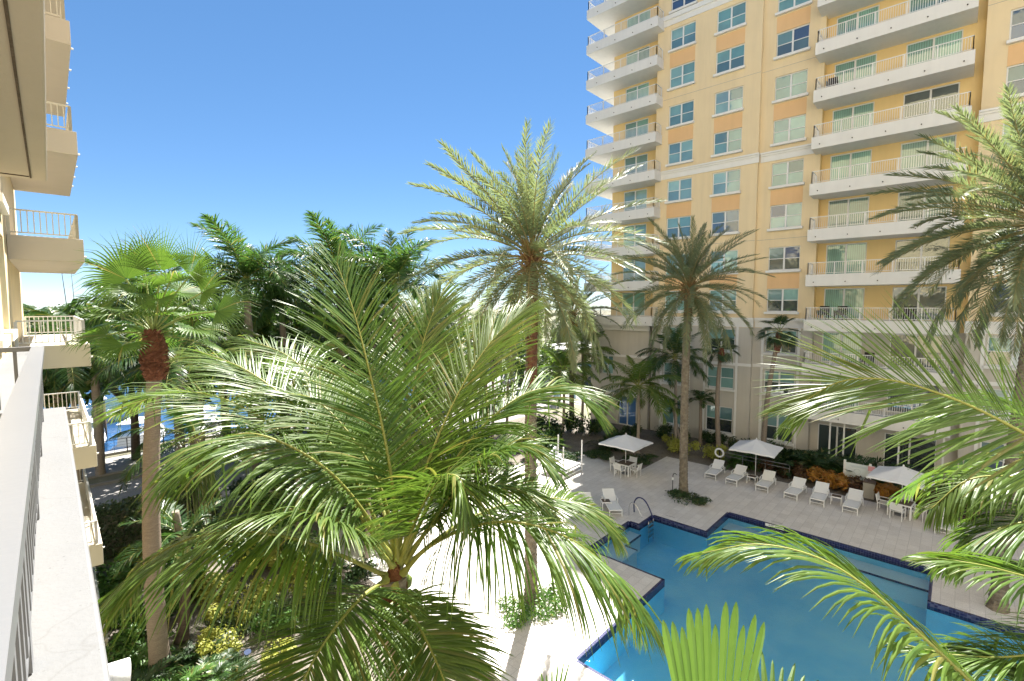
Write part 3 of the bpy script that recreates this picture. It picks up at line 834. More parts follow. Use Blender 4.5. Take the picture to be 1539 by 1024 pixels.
o = put('lobby_door', dmsh, wing, Vector((39.4,21.9,.05))-Vector(WORG[wing.name])); put('glass', g.mesh('glass', M['blue_pane']), o)
o = put('window', win_frame_mesh(1.2,1.7), wing, Vector((39.4,24.0,4.6))-Vector(WORG[wing.name])); put('glass', pane_mesh(1.2,1.7), o)
mb = MB(); mb.box(38.2,39.28,20.2,23.6,2.95,3.15); mb.build('canopy', M['white_trim'], wing)

# ---------------------------------------------------------------- the building the photo is taken from
RZ = R_(-3.85)
own = thing('balcony_building', (0,0,0), 'stucco apartment building with stacked balconies along the left of the photo', 'building', None, RZ)
mb = MB()
WA = -.75
HL = [(12.2,14.4,10.4,12.7),(15.5,17.6,10.4,12.7)]
for dz_ in (-3.05, 3.05, 6.1): HL += [(a,b,c+dz_,d+dz_) for a, b, c, d in HL[:2]]
ys = sorted(set([-45,-5,27.2]+[h[i] for h in HL for i in (0,1)])); zs = sorted(set([0,3.5,44]+[h[i] for h in HL for i in (2,3)]))  # rear run and upper height lie out of view, extended for bounced light
for i in range(len(ys)-1):
    for j in range(len(zs)-1):
        cy = (ys[i]+ys[i+1])/2; cz = (zs[j]+zs[j+1])/2
        if any(h[0]<cy<h[1] and h[2]<cz<h[3] for h in HL): continue
        mb.quad((WA,ys[i],zs[j]),(WA,ys[i+1],zs[j]),(WA,ys[i+1],zs[j+1]),(WA,ys[i],zs[j+1]), 2 if cy < -5 else (0 if cz > 3.5 else 1))  # unseen rear run made white to reflect neutral light
for a, b, c, d in HL:
    e = WA-.3
    mb.quad((WA,a,c),(e,a,c),(e,a,d),(WA,a,d)); mb.quad((WA,b,c),(WA,b,d),(e,b,d),(e,b,c)); mb.quad((WA,a,d),(e,a,d),(e,b,d),(WA,b,d)); mb.quad((WA,a,c),(WA,b,c),(e,b,c),(e,a,c))
mb.quad((WA,27.2,0),(-14,27.2,0),(-14,27.2,44),(WA,27.2,44)); mb.quad((WA,-45,44),(WA,27.2,44),(-14,27.2,44),(-14,-45,44)); mb.quad((-14,-45,0),(-14,27.2,0),(-14,27.2,44),(-14,-45,44)); mb.quad((WA,-45,0),(-14,-45,0),(-14,-45,44),(WA,-45,44))
wy0, wy1 = -32.0, -26.0  # unseen pale wing, added to bounce light into the shaded court
HW_ = [(3+4.2*i, 5.2+4.2*i, 1.2+3.05*k, 2.9+3.05*k) for i in range(9) for k in range(13)]
xs_ = sorted(set([WA,41]+[h[i] for h in HW_ for i in (0,1)])); zs_ = sorted(set([0,43]+[h[i] for h in HW_ for i in (2,3)]))
for i in range(len(xs_)-1):
    for j in range(len(zs_)-1):
        cx = (xs_[i]+xs_[i+1])/2; cz = (zs_[j]+zs_[j+1])/2
        hole = any(h[0]<cx<h[1] and h[2]<cz<h[3] for h in HW_); y = wy1-(.2 if hole else 0)
        mb.quad((xs_[i],y,zs_[j]),(xs_[i+1],y,zs_[j]),(xs_[i+1],y,zs_[j+1]),(xs_[i],y,zs_[j+1]), 3 if hole else 2)
mb.quad((WA,wy0,43),(41,wy0,43),(41,wy1,43),(WA,wy1,43),2); mb.quad((41,wy0,0),(41,wy1,0),(41,wy1,43),(41,wy0,43),2); mb.quad((WA,wy0,0),(41,wy0,0),(41,wy0,43),(WA,wy0,43),2)
mb.build('wall', [M['yellow'], M['cream'], M['white_trim'], M['pane']], own)
for a, b, c, d in HL[:4]+HL[4:6]:
    mb = MB(); e = WA-.24; f = .09
    mb.box(e-.05,e,a,b,c,c+f); mb.box(e-.05,e,a,b,d-f,d); mb.box(e-.05,e,a,a+f,c+f,d-f); mb.box(e-.05,e,b-f,b,c+f,d-f); mb.box(e-.05,e+.01,(a+b)/2-.05,(a+b)/2+.05,c+f,d-f)
    w_ = mb.build('window', M['win_frame'], own)
    mb = MB(); mb.quad((e-.03,a+.05,c+.05),(e-.03,b-.05,c+.05),(e-.03,b-.05,d-.05),(e-.03,a+.05,d-.05)); gl_ = mb.build('glass', M['pane'], w_)
    mb = MB(); mb.box(WA+.004,WA+.14,a-.06,b+.06,c-.2,c-.004); mb.build('sill', M['white_trim'], w_)
mb = MB()
for z in (9.2,): mb.box(WA+.004,WA+.33,7.62,18.98,z-.05,z+.62)
mb.build('ledge', M['ledge'], own)
def own_balcony(a1, t0, t1, zb, h, mat, railz=None, par=None, drain=True, chamfer=0):
    mb = MB(); mb.box(WA+.006, a1, t0, t1, zb, zb+h)
    o = mb.build('balcony', mat, own, bevel=.015)
    return o
# own floor: long ledge, pale rail with flat pickets
o = own_balcony(.08, -4, 7.4, 9.20, .66, M['ledge'])
mb = MB()
a0 = -.115; zr = 10.54
mb.bar((a0,-4,zr-.025),(a0,7.62,zr-.025), .105, .05)
mb.box(WA+.01, a0-.0535, 7.57, 7.67, zr-.05, zr)
mb.bar((a0,-4,9.97),(a0,7.6,9.97), .04, .03)
t = -3.9
i = 0
while t < 7.58:
    w = .045 if i % 10 else .09
    mb.box(a0-.022, a0+.022, t-w/2, t+w/2, 9.865 if i % 10 == 0 else 9.985, zr-.05)
    t += .15; i += 1
for a in (-.30,-.45,-.6): mb.box(a-.015,a+.015,7.60,7.64,9.865,zr-.05)
mb.build('railing', M['greyrail'], o)
mb = MB(); mb.tube([(.085,2.55,9.45),(.17,2.55,9.44)], .055, 12); mb.build('drain_spout', M['white_trim'], o)
# floor above: deep beige underside with a drip groove
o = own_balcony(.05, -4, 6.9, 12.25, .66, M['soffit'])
mb = MB(); mb.box(-.075,-.062,-4,6.78,12.242,12.2495); mb.box(-.74,-.078,6.72,6.733,12.242,12.2495); mb.build('drip_groove', M['dark_trunk'], o)
# the next stack of balconies
for k in range(-3, 5):
    zb = 9.20 + FH*k
    if zb < 0: continue
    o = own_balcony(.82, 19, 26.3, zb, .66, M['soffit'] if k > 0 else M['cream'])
    mb = MB(); z = zb+.66
    rail_run(mb, (-.70,19.1,z), (.70,19.1,z), .70, .13, 3, .024, .07); rail_run(mb, (.70,19.1,z), (.70,26.2,z), .70, .13, 1.6, .024, .07); rail_run(mb, (-.70,26.2,z), (.70,26.2,z), .70, .13, 3, .024, .07)
    mb.build('railing', M['rail'] if k < 1 else M['cream'], o)
    for t in (19.8,21.6,23.4,25.2):
        mb = MB(); mb.tube([(.82,t,zb+.22),(.9,t,zb+.21)], .03, 8); mb.build('drain_spout', M['white_trim'], o)
# ---------------------------------------------------------------- pool furniture
def bm_obj(mb, name, mat, par, bevel=0):
    o = bpy.data.objects.new(name, mb.mesh(name, mat)); COL.objects.link(o); o.parent = par
    if bevel:
        md = o.modifiers.new('bevel', 'BEVEL'); md.width = bevel; md.segments = 2; md.limit_method = 'ANGLE'
    return o
def make_lounger():                     # foot end at x = 0, head towards +x
    t = thing('sun_lounger', (0,0,0), 'x', 'sun lounger', 'white sun loungers on the pool deck')
    w, z, L = .33, .36, 1.22
    bx, bz = 1.78, .80
    mb = MB()
    mb.add([(0.02,-w+.03,z+.012),(L,-w+.03,z+.004),(L,w-.03,z+.004),(.02,w-.03,z+.012),(.02,-w+.03,z-.006),(L,-w+.03,z-.012),(L,w-.03,z-.012),(.02,w-.03,z-.006)],
           [(0,1,2,3),(4,7,6,5),(0,4,5,1),(1,5,6,2),(2,6,7,3),(3,7,4,0)])
    bm_obj(mb, 'seat', M['sling'], t)
    mb = MB(); mb.bar((L+.01,0,z+.01),(bx,0,bz),2*w-.06,.022,0,(-.6,0,.8)); bm_obj(mb, 'backrest', M['sling'], t)
    mb = MB()
    for s in (-1,1):
        mb.bar((0,s*w,z),(1.9,s*w,z),.035,.05)
        mb.bar((L,s*(w-.02),z+.01),(bx+.01,s*(w-.02),bz+.01),.03,.04)
        mb.bar((1.62,s*(w-.05),z),(1.62,s*(w-.05),bz-.16),.02,.02)
    mb.bar((0.0,-w,z),(0.0,w,z),.035,.05); mb.bar((1.9,-w,z),(1.9,w,z),.035,.05); mb.bar((bx+.01,-w,bz+.01),(bx+.01,w,bz+.01),.03,.04)
    mb.bar((.03,-w,.16),(.03,w,.16),.02,.02)
    bm_obj(mb, 'frame', M['chair_white'], t)
    for x in (.03,1.82):
        for s in (-1,1):
            mb = MB(); mb.bar((x,s*w,0),(x,s*w,z),.036,.036); bm_obj(mb, 'leg', M['chair_white'], t)
    for s in (-1,1):
        mb = MB(); mb.bar((.95,s*(w+.02),z+.2),(1.5,s*(w+.02),z+.22),.04,.025); mb.bar((1.0,s*(w+.02),z),(1.0,s*(w+.02),z+.2),.03,.03); mb.bar((1.48,s*(w+.02),z),(1.48,s*(w+.02),z+.2),.03,.03)
        bm_obj(mb, 'armrest', M['chair_white'], t)
    return t
lg0 = make_lounger()
LG = [((30.6,11.1), 2, 'white lounger at the far left end of the poolside row, beside the life ring'),
 ((30.45,9.78), -2, 'white lounger second from the left in the row, under the umbrella edge'),
 ((30.55,8.08), 1, 'white lounger just right of the side table under the freestanding umbrella'),
 ((30.4,6.54), -3, 'white lounger fourth from the left in the row, in front of dark green shrubs'),
 ((30.45,5.25), 2, 'white lounger fifth from the left, in front of the brightest orange croton'),
 ((30.45,3.75), -1, 'white lounger between a side table and the speckled litter bin'),
 ((30.5,.02), 2, 'white lounger alone right of the dining table, half behind palm leaves')]
for i, ((x, y), a, lab) in enumerate(LG):
    if i == 0: lg0.location = (x,y,0); lg0.rotation_euler = (0,0,R_(a)); lg0['label'] = lab
    else: dup(lg0, (x,y,0), R_(a), lab)
for (x, y), (hx, hy), lab in (((21.75,12.65),(23.6,14.5),'white lounger left of the pool ladder, the one nearer the daybed'), ((20.45,13.3),(22.3,15.2),'white lounger left of the pool ladder, half hidden by a palm frond'),
                              ((19.8,18.4),(21.2,20.2),'white lounger beside the daybed with its raised back to the camera')):
    dup(lg0, (x,y,0), math.atan2(hy-y, hx-x), lab)
def make_side_table():
    t = thing('side_table', (0,0,0), 'x', 'side table', 'small side tables between loungers')
    mb = MB(); mb.box(-.22,.22,-.22,.22,.42,.445); bm_obj(mb, 'tabletop', M['brown_top'], t)
    mb = MB()
    for s in (-1,1): mb.box(-.25,.25,s*.235-.015,s*.235+.015,.40,.45); mb.box(s*.235-.015,s*.235+.015,-.22,.22,.40,.45)
    bm_obj(mb, 'frame', M['chair_white'], t)
    for x in (-.235,.235):
        for y in (-.235,.235):
            mb = MB(); mb.box(x-.016,x+.016,y-.016,y+.016,0,.40); bm_obj(mb, 'leg', M['chair_white'], t)
    return t
st0 = make_side_table(); st0.location = (31.75,8.95,0); st0['label'] = 'small brown topped side table beside the umbrella pole'
dup(st0, (31.55,4.52,0), .05, 'small brown topped side table two seats left of the litter bin')
dup(st0, (22.3,13.6,0), .8, 'small brown topped side table between the two loungers by the ladder')
def make_umbrella():
    t = thing('patio_umbrella', (0,0,0), 'x', 'umbrella', 'square white umbrellas on the pool deck')
    mb = MB(); h, d, s = 2.62, .55, 1.28
    mb.tube([(0,0,.0),(0,0,h+.02)], .022, 10); bm_obj(mb, 'pole', M['chair_white'], t)
    mb = MB(); mb.tube([(0,0,0),(0,0,.05),(0,0,.09)], [.26,.25,.06], 20); mb.tube([(0,0,.09),(0,0,.3)], .035, 10); bm_obj(mb, 'base', M['greyrail'], t)
    mb = MB(); N = 8; ring = []
    pts = [(-s,-s),(0,-s),(s,-s),(s,0),(s,s),(0,s),(-s,s),(-s,0)]
    rows = []
    for q in range(6):
        f = q/5; sag = -.10*math.sin(math.pi*f)
        row = []
        for i in range(32):
            a = pts[i//4]; b = pts[(i//4+1) % 8]; u = (i % 4)/4
            x = a[0]+(b[0]-a[0])*u; y = a[1]+(b[1]-a[1])*u
            ds = -.035*math.sin(math.pi*u)*f
            r = max(abs(x),abs(y))/s
            edge = .0 if (abs(x) > s*.99 and abs(y) > s*.99) else .05
            row.append((x*f, y*f, h - d*f + ds + sag*.35 + (.03*f if edge else -.03*f)))
        rows.append(row)
    vs = [p for r in rows for p in r]; fs = []
    for q in range(5):
        for i in range(32):
            j = (i+1) % 32; fs.append((q*32+i, (q+1)*32+i, (q+1)*32+j, q*32+j))
    b = len(vs); vs += [(x,y,z-.09) for x,y,z in rows[-1]]
    for i in range(32): fs.append((5*32+i, b+i, b+(i+1) % 32, 5*32+(i+1) % 32))
    mb.add(vs, fs, 0, False); o = bm_obj(mb, 'canopy', M['canvas'], t)
    md = o.modifiers.new('thick', 'SOLIDIFY'); md.thickness = .006
    mb = MB()
    for x, y in pts: mb.bar((0,0,h-.10),(x*.97,y*.97,h-d-.055),.018,.02)
    bm_obj(mb, 'ribs', M['chair_white'], t)
    mb = MB(); mb.tube([(0,0,h),(0,0,h+.05),(0,0,h+.09)], [.04,.045,.01], 10); bm_obj(mb, 'finial', M['chair_white'], t)
    return t
um0 = make_umbrella(); um0.location = (27.95,15.6,0); um0['label'] = 'square white umbrella over the dining table near the lobby doors'
dup(um0, (32.45,8.98,0), .05, 'square white umbrella standing between loungers without a dining table')
dup(um0, (32.1,1.75,0), -.12, 'square white umbrella over the dining table at the right, in front of crotons')
def make_table():
    t = thing('dining_table', (0,0,0), 'x', 'table', 'square outdoor dining tables')
    mb = MB()
    for i in range(9):
        y = -.45+i*.1; mb.box(-.45,.45,y+.004,y+.096,.70,.722)
    bm_obj(mb, 'tabletop', M['brown_top'], t)
    mb = MB()
    for s in (-1,1): mb.box(-.5,.5,s*.475-.02,s*.475+.02,.66,.728); mb.box(s*.475-.02,s*.475+.02,-.45,.45,.66,.728)
    bm_obj(mb, 'frame', M['chair_white'], t)
    for x in (-.465,.465):
        for y in (-.465,.465):
            mb = MB(); mb.box(x-.028,x+.028,y-.028,y+.028,0,.66); bm_obj(mb, 'leg', M['chair_white'], t)
    return t
tb0 = make_table(); tb0.location = (27.95,15.6,0); tb0['label'] = 'square table with brown slat top under the left umbrella'
dup(tb0, (32.1,1.75,0), -.12, 'square table with brown slat top under the right umbrella')
def make_chair():                       # faces +x
    t = thing('dining_chair', (0,0,0), 'x', 'chair', 'white dining chairs around the outdoor tables')
    mb = MB(); mb.box(-.23,.24,-.235,.235,.43,.448); bm_obj(mb, 'seat', M['sling'], t)
    mb = MB(); mb.bar((-.25,0,.50),(-.33,0,.86),.48,.02,0,(1,0,.2)); bm_obj(mb, 'backrest', M['sling'], t)
    mb = MB()
    for s in (-1,1):
        mb.bar((-.24,s*.255,.43),(-.335,s*.255,.88),.03,.03); mb.bar((-.28,s*.265,.64),(.24,s*.265,.655),.04,.022); mb.bar((.22,s*.262,.44),(.22,s*.262,.64),.028,.028); mb.bar((-.24,s*.25,.435),(.24,s*.25,.435),.028,.03)
    bm_obj(mb, 'armrest_frame', M['chair_white'], t)
    for x in (-.24,.225):
        for s in (-1,1):
            mb = MB(); mb.bar((x,s*.25,0),(x,s*.25,.43),.03,.03); bm_obj(mb, 'leg', M['chair_white'], t)
    return t
ch0 = make_chair(); first = True
for (tx, ty, rz, nm) in ((27.95,15.6,.0,'left'), (32.1,1.75,-.12,'right')):
    for k, where in enumerate(('far side towards the planting', 'left side', 'near side towards the pool', 'right side')):
        a = rz + k*math.pi/2
        loc = (tx+math.cos(a)*.72, ty+math.sin(a)*.72, 0)
        lab = 'white dining chair under the %s umbrella, %s' % (nm, where)
        if first: ch0.location = loc; ch0.rotation_euler = (0,0,a+math.pi); ch0['label'] = lab; first = False
        else: dup(ch0, loc, a+math.pi+random.uniform(-.12,.12), lab)
# daybed
t = thing('daybed', (25.3,18.9,0), 'white canopy daybed frame with pale cushions, dappled by sun', 'daybed', None, .05)
mb = MB()
for x in (-1.1,1.1):
    for y in (-.95,.95): mb.bar((x,y,0),(x,y,2.1),.07,.07)
for y in (-.95,.95): mb.bar((-1.06,y,.12),(1.06,y,.12),.05,.05); mb.bar((-1.06,y,.36),(1.06,y,.36),.05,.06)
for x in (-1.1,1.1): mb.bar((x,-.92,.36),(x,.92,.36),.05,.06)
bm_obj(mb, 'frame', M['chair_white'], t)
mb = MB(); mb.box(-1.04,1.04,-.9,.9,.40,.56); bm_obj(mb, 'mattress', M['canvas'], t, .04)
mb = MB(); mb.bar((-.85,.75,.6),(.85,.95,1.15),.16,.5); 
for x in (-.55,.05,.6): mb.bar((x-.25,.55,.76),(x+.25,.55,.76),.16,.36)
bm_obj(mb, 'cushion', M['canvas'], t, .04)
# life ring on its post and the tube railing
t = thing('life_ring_stand', (35.6,12.1,0), 'white life ring hung on a dark post in front of the shrubs', 'life ring')
t.location = (33.6,11.6,0); 
mb = MB(); mb.tube([(0,0,0),(0,0,1.25)], .03, 8); bm_obj(mb, 'post', M['black'], t)
mb = MB(); mb.tube([(-.06, math.cos(a)*.27, .95+math.sin(a)*.27) for a in [2*math.pi*i/24 for i in range(25)]], .065, 8, 0, False); bm_obj(mb, 'ring', M['boat_white'], t)
t = thing('tube_railing', (33.9,9.6,0), 'grey double tube railing behind the loungers', 'railing')
mb = MB()
for z in (.72,.95): mb.tube([(0,2.0,z),(0,-2.2,z)], .022, 8)
for y in (2.0,.6,-.8,-2.2): mb.tube([(0,y,0),(0,y,.97)], .022, 8)
bm_obj(mb, 'rail', M['greyrail'], t)
# rules board, small notice and bin
t = thing('pool_rules_board', (34.6,4.0,0), 'pale glassy rules board between two white posts behind the crotons', 'sign board')
mb = MB()
for y in (-.62,.62): mb.box(-.05,.05,y-.06,y+.06,0,1.75)
bm_obj(mb, 'post', M['white_trim'], t)
mb = MB(); mb.box(-.02,.02,-.555,.555,.5,1.62); bm_obj(mb, 'panel', M['sign_w'], t)
mb = MB()
mb.tube([(-.028, math.cos(a)*.16, 1.15+math.sin(a)*.16) for a in [2*math.pi*i/20 for i in range(21)]], .012, 5, 0, False)
for z in (1.48,1.42,.88,.82,.76,.70,.64): mb.box(-.027,-.021,-.45,.45-.2*random.random(),z-.012,z+.012)
bm_obj(mb, 'print', M['sign_blue'], t)
mb = MB(); mb.box(-.085,-.055,-.86,-.50,1.12,1.66); n_ = bm_obj(mb, 'notice', M['sign_w'], t)
mb = MB(); mb.box(-.09,-.086,-.84,-.52,1.36,1.64)
for z in (1.30,1.25,1.20,1.16): mb.box(-.089,-.0855,-.82,-.55,z-.012,z+.012)
bm_obj(mb, 'print', M['sign_red'], t)
t = thing('litter_bin', (33.75,3.3,0), 'square speckled beige litter bin beside the croton bed', 'litter bin')
mb = MB(); mb.box(-.27,.27,-.27,.27,.03,.92); bm_obj(mb, 'body', M['bin'], t, .02)
mb = MB(); mb.box(-.28,.28,-.28,.28,.92,.99); mb.box(-.24,.24,-.24,.24,0,.03); bm_obj(mb, 'lid', M['brown_top'], t, .015)
t = thing('garden_shower_post', (26.55,11.75,0), 'thin dark hose post at the base of the pool island palm', 'tap post')
mb = MB(); mb.tube(catmull([(0,0,0),(0,0,1.0),(0,-.02,1.25),(0,-.15,1.32),(0,-.22,1.25)], 14)[0], .022, 8); bm_obj(mb, 'pipe', M['black'], t)
mb = MB(); mb.tube([(0,0,.9),(.02,.02,1.05)], .06, 8); bm_obj(mb, 'valve', M['white_trim'], t)
# low white wall with sloping end beside the coconut palm
t = thing('garden_wall', (9.75,11.5,0), 'low white garden wall at the edge of the sunlit deck under the coconut palm', 'wall')
mb = MB(); mb.add([(-.15,-2.6,0),(.15,-2.6,0),(.15,3.2,0),(-.15,3.2,0),(-.15,-2.6,.08),(.15,-2.6,.08),(.15,.2,.62),(-.15,.2,.62),(.15,3.2,.62),(-.15,3.2,.62)],
  [(0,3,2,1),(0,1,5,4),(4,5,6,7),(7,6,8,9),(2,3,9,8),(1,2,8,6,5),(0,4,7,9,3)]); bm_obj(mb, 'wall_body', M['white_trim'], t, .01)
t = thing('garden_spotlight', (4.91,15.53,0), 'small dark garden spotlight on a stake in the mulch', 'garden light')
mb = MB(); mb.tube([(0,0,0),(0,0,.32)], .018, 6); bm_obj(mb, 'stake', M['black'], t)
mb = MB(); mb.tube([(0,.05,.28),(0,-.03,.40),(0,-.06,.46)], [.045,.085,.10], 12); bm_obj(mb, 'lamp_head', M['navy'], t)

# ---------------------------------------------------------------- waterfront: boats, rail, posts, far side
def boat(loc, rz, L, label, cabin=True, hull=None):
    t = thing('motor_boat', loc, label, 'boat', 'white boats moored along the seawall', rz)
    B = L*.30; mb = MB(); st = []
    for i in range(11):
        u = i/10; x = -L/2+L*u
        w = B/2*(1 - max(0,(u-.45)/.55)**2.2)*(.92+.08*min(1,u*4)); sh = .75+.5*u*u
        st.append([(x,-w,sh),(x,-w*.8,.0),(x+.02,0,-.35),(x,w*.8,.0),(x,w,sh)])
    vs = [p for r in st for p in r]; fs = []
    for i in range(10):
        for j in range(4): fs.append((i*5+j,(i+1)*5+j,(i+1)*5+j+1,i*5+j+1))
    fs.append((0,1,2,3,4)); mb.add(vs, fs, 0, True)
    for i in range(10): mb.quad((st[i][0][0],st[i][0][1],st[i][0][2]-.06),(st[i+1][0][0],st[i+1][0][1],st[i+1][0][2]-.06),(st[i+1][4][0],st[i+1][4][1],st[i+1][4][2]-.06),(st[i][4][0],st[i][4][1],st[i][4][2]-.06))
    bm_obj(mb, 'hull', hull or M['boat_white'], t)
    if cabin:
        mb = MB()
        a, b, c, d = -L*.22, L*.22, B*.34, .95
        mb.add([(a,-c,d),(b,-c*.8,d+.1),(b,c*.8,d+.1),(a,c,d),(a+.1,-c*.92,d+.8),(b-L*.12,-c*.72,d+.85),(b-L*.12,c*.72,d+.85),(a+.1,c*.92,d+.8)],
               [(0,3,2,1),(4,5,6,7),(0,1,5,4),(1,2,6,5),(2,3,7,6),(3,0,4,7)]); bm_obj(mb, 'cabin', M['boat_white'], t, .05)
        mb = MB()
        for s in (-1,1): mb.quad((a+.3,s*(c*.965+.012),d+.3),(b-L*.07,s*(c*.80+.012),d+.36),(b-L*.10,s*(c*.77+.012),d+.7),(a+.34,s*(c*.93+.012),d+.68))
        mb.quad((b-L*.028,-c*.70,d+.28),(b-L*.028,c*.70,d+.28),(b-L*.10,c*.66,d+.78),(b-L*.10,-c*.66,d+.78)); bm_obj(mb, 'windscreen', M['boat_dark'], t)
        mb = MB(); z = d+1.75
        mb.box(a-.1,b-L*.16,-c*.9,c*.9,z,z+.06)
        for x in (a+.2,b-L*.2):
            for s in (-1,1): mb.bar((x,s*c*.7,d+.75),(x,s*c*.75,z),.035,.035)
        bm_obj(mb, 'canopy', M['boat_white'], t)
    else:
        mb = MB(); mb.box(-L*.1,L*.05,-B*.2,B*.2,.7,1.2); bm_obj(mb, 'console', M['boat_white'], t, .04)
        mb = MB(); mb.box(-L*.5-.25,-L*.5,-.2,.2,.3,1.25); bm_obj(mb, 'outboard_motor', M['boat_dark'], t, .05)
    mb = MB(); pts = [(st[i][0][0], st[i][0][1]*.94, st[i][0][2]+.42) for i in range(5,11)]
    mb.tube(pts, .018, 5); mb.tube([(x,-y,z) for x,y,z in pts], .018, 5)
    for (x,y,z) in pts[::2]:
        for s in (1,-1): mb.tube([(x,s*y,z-.45),(x,s*y,z)], .014, 5)
    bm_obj(mb, 'bow_rail', M['metal'], t)
    return t
boat((8.3,49.2,-1), R_(62), 9.5, 'large white motor boat moored closest to the seawall')
boat((5.2,52.0,-1), R_(75), 8, 'white motor boat behind the large one, its cabin partly hidden by the balconies')
boat((8.8,64.5,-1), R_(20), 5.6, 'small open white boat farther out on the canal, right of the lamp post', False)
boat((4.4,66.5,-1), R_(8), 6, 'small open white boat farther out on the canal, left of the lamp post', False, M['boat_white'])
boat((13.5,50.5,-1), R_(70), 8.5, 'white motor boat half hidden behind the tan fan palm trunk')
t = thing('dock_lamp_post', (6.9,56.5,-1), 'dark piling with a white lantern cap standing in the canal', 'lamp post')
mb = MB(); mb.tube([(0,0,-1.5),(0,0,3.1)], .17, 10); bm_obj(mb, 'piling', M['dark_trunk'], t)
mb = MB(); mb.tube([(0,0,3.1),(0,0,3.5)], .16, 8); bm_obj(mb, 'lantern', M['navy'], t)
mb = MB(); mb.tube([(0,0,3.5),(0,0,3.6),(0,0,3.95)], [.32,.3,.02], 8); bm_obj(mb, 'cap', M['boat_white'], t)
t = thing('waterfront_railing', (12,45.2,.1), 'black metal railing along the seawall in front of the boats', 'railing')
mb = MB(); rail_run(mb, (-12,0,.0), (24,0,.0), 1.05, 6, 2.2, .02, .06)
for z in (.35,.6,.82): mb.bar((-12,0,z),(24,0,z),.015,.015)
bm_obj(mb, 'rails', M['black'], t)
t = thing('peach_house', (49,125,0), 'peach house with dark arched openings seen between palm fronds near the canal', 'house')
t.rotation_euler = (0,0,-.35)
mb = MB(); mb.box(-4.6,4.6,0,8,0,5.6); bm_obj(mb, 'wall', M['peach'], t)
mb = MB(); mb.add([(-5.3,-.8,5.6),(5.3,-.8,5.6),(5.3,8.8,5.6),(-5.3,8.8,5.6),(-2,4,7.6),(2,4,7.6)], [(0,1,5,4),(1,2,5),(2,3,4,5),(3,0,4),(0,3,2,1)]); bm_obj(mb, 'roof', M['roof_tile'], t)
for x in (-3,0,3):
    mb = MB(); pts = [(x-.9,0),(x+.9,0)] + [(x+.9*math.cos(R_(a)), 2.2+.9*math.sin(R_(a))) for a in range(0,181,20)]
    n = len(pts); mb.add([(p,-.05,q+.1) for p,q in pts]+[(p,.05,q+.1) for p,q in pts], [tuple(range(n))]+[(i,n+i,n+(i+1) % n,(i+1) % n) for i in range(n)]); o = bm_obj(mb, 'archway', M['dark_pane'], t)
    mb = MB(); mb.box(x-.6,x+.6,-.06,.05,3.7,5); bm_obj(mb, 'window', M['dark_pane'], t)
# street side behind the court: white terrace building, cars, blue parasols
t = thing('white_terrace_building', (58,44,0), 'low white building with a rounded roof terrace beyond the street trees', 'building')
t.location = (62,38.5,0)
mb = MB(); mb.box(-6,9,-4,6,0,2.4); mb.tube([(-6,1,3.4),(-6,1,5.0)], 4.6, 28, 0, True, False); mb.box(-6,9,-3.6,5.6,3.4,5); bm_obj(mb, 'wall', M['cream'], t)
mb = MB(); mb.tube([(-6,1,5.0),(-6,1,5.25)], 4.75, 28, 0, True, False); mb.box(-6,9.2,-3.8,5.8,5.004,5.254); bm_obj(mb, 'parapet', M['white_trim'], t)
mb = MB(); mb.box(-5.5,8.6,-3.5,5.4,2.4,3.4); bm_obj(mb, 'window_band', M['dark_pane'], t)
def car(loc, rz, label, paint):
    t = thing('parked_car', loc, label, 'car', 'cars parked along the street behind the court', rz)
    prof = [(-2.2,.35),(-2.25,.8),(-1.9,.95),(-1.35,1.02),(-.75,1.45),(.65,1.47),(1.25,1.05),(2.05,.88),(2.25,.62),(2.22,.35)]
    mb = MB(); n = len(prof)
    def w(z): return .88 if z < 1.1 else .70
    vs = [(x,-w(z),z) for x,z in prof]+[(x,w(z),z) for x,z in prof]
    fs = [tuple(range(n))[::-1], tuple(range(n,2*n))]+[(i,(i+1) % n,n+(i+1) % n,n+i) for i in range(n)]
    mb.add(vs, fs); bm_obj(mb, 'body', paint, t, .05)
    mb = MB()
    for s in (-1,1): mb.quad((-1.15,s*.86,1.06),(1.05,s*.86,1.06),(.62,s*.735,1.40),(-.72,s*.735,1.40))
    mb.quad((1.24,-.66,1.09),(1.24,.66,1.09),(.72,.62,1.45),(.72,-.62,1.45)); mb.quad((-1.36,-.66,1.07),(-1.36,.66,1.07),(-.80,.62,1.45),(-.80,-.62,1.45)); bm_obj(mb, 'windows', M['dark_pane'], t)
    for x in (-1.4,1.4):
        for s in (-1,1):
            mb = MB(); mb.tube([(x,s*.70,.33),(x,s*.92,.33)], .33, 16); bm_obj(mb, 'wheel', M['black'], t)
for loc, rz, lab, p in (((52,41,0),.3,'white car parked in the sun right of the dark date palm trunk','boat_white'), ((49.5,45.5,0),.35,'grey car parked behind the street trees, left of the white one','greyrail'), ((55,35.5,0),.3,'navy car parked in front of the white terrace building','navy'), ((57,52,0),.4,'white car farthest along the street, behind the palm trunks','boat_white')):
    car(loc, rz, lab, M[p])
for (x, y, lab) in ((41.6,29.6,'light blue folded parasol by the lobby wing, nearer the tower'), (40.2,30.6,'light blue folded parasol by the lobby wing, farther from the tower')):
    t = thing('folded_parasol', (x,y,0), lab, 'parasol', 'folded blue parasols by the lobby wing')
    mb = MB(); mb.tube([(0,0,0),(0,0,3.1)], .03, 8); bm_obj(mb, 'pole', M['chair_white'], t)
    mb = MB(); mb.tube([(0,0,1.2),(0,0,1.5),(0,0,2.2),(0,0,2.95)], [.42,.36,.26,.05], 10, 0, True, False, lambda i,j: 1 if j % 2 else .8); bm_obj(mb, 'canopy', M['blue_canvas'], t)
# ---------------------------------------------------------------- palms
VW = Vector((.736,.677,0)); RT = Vector((.677,-.736,0))
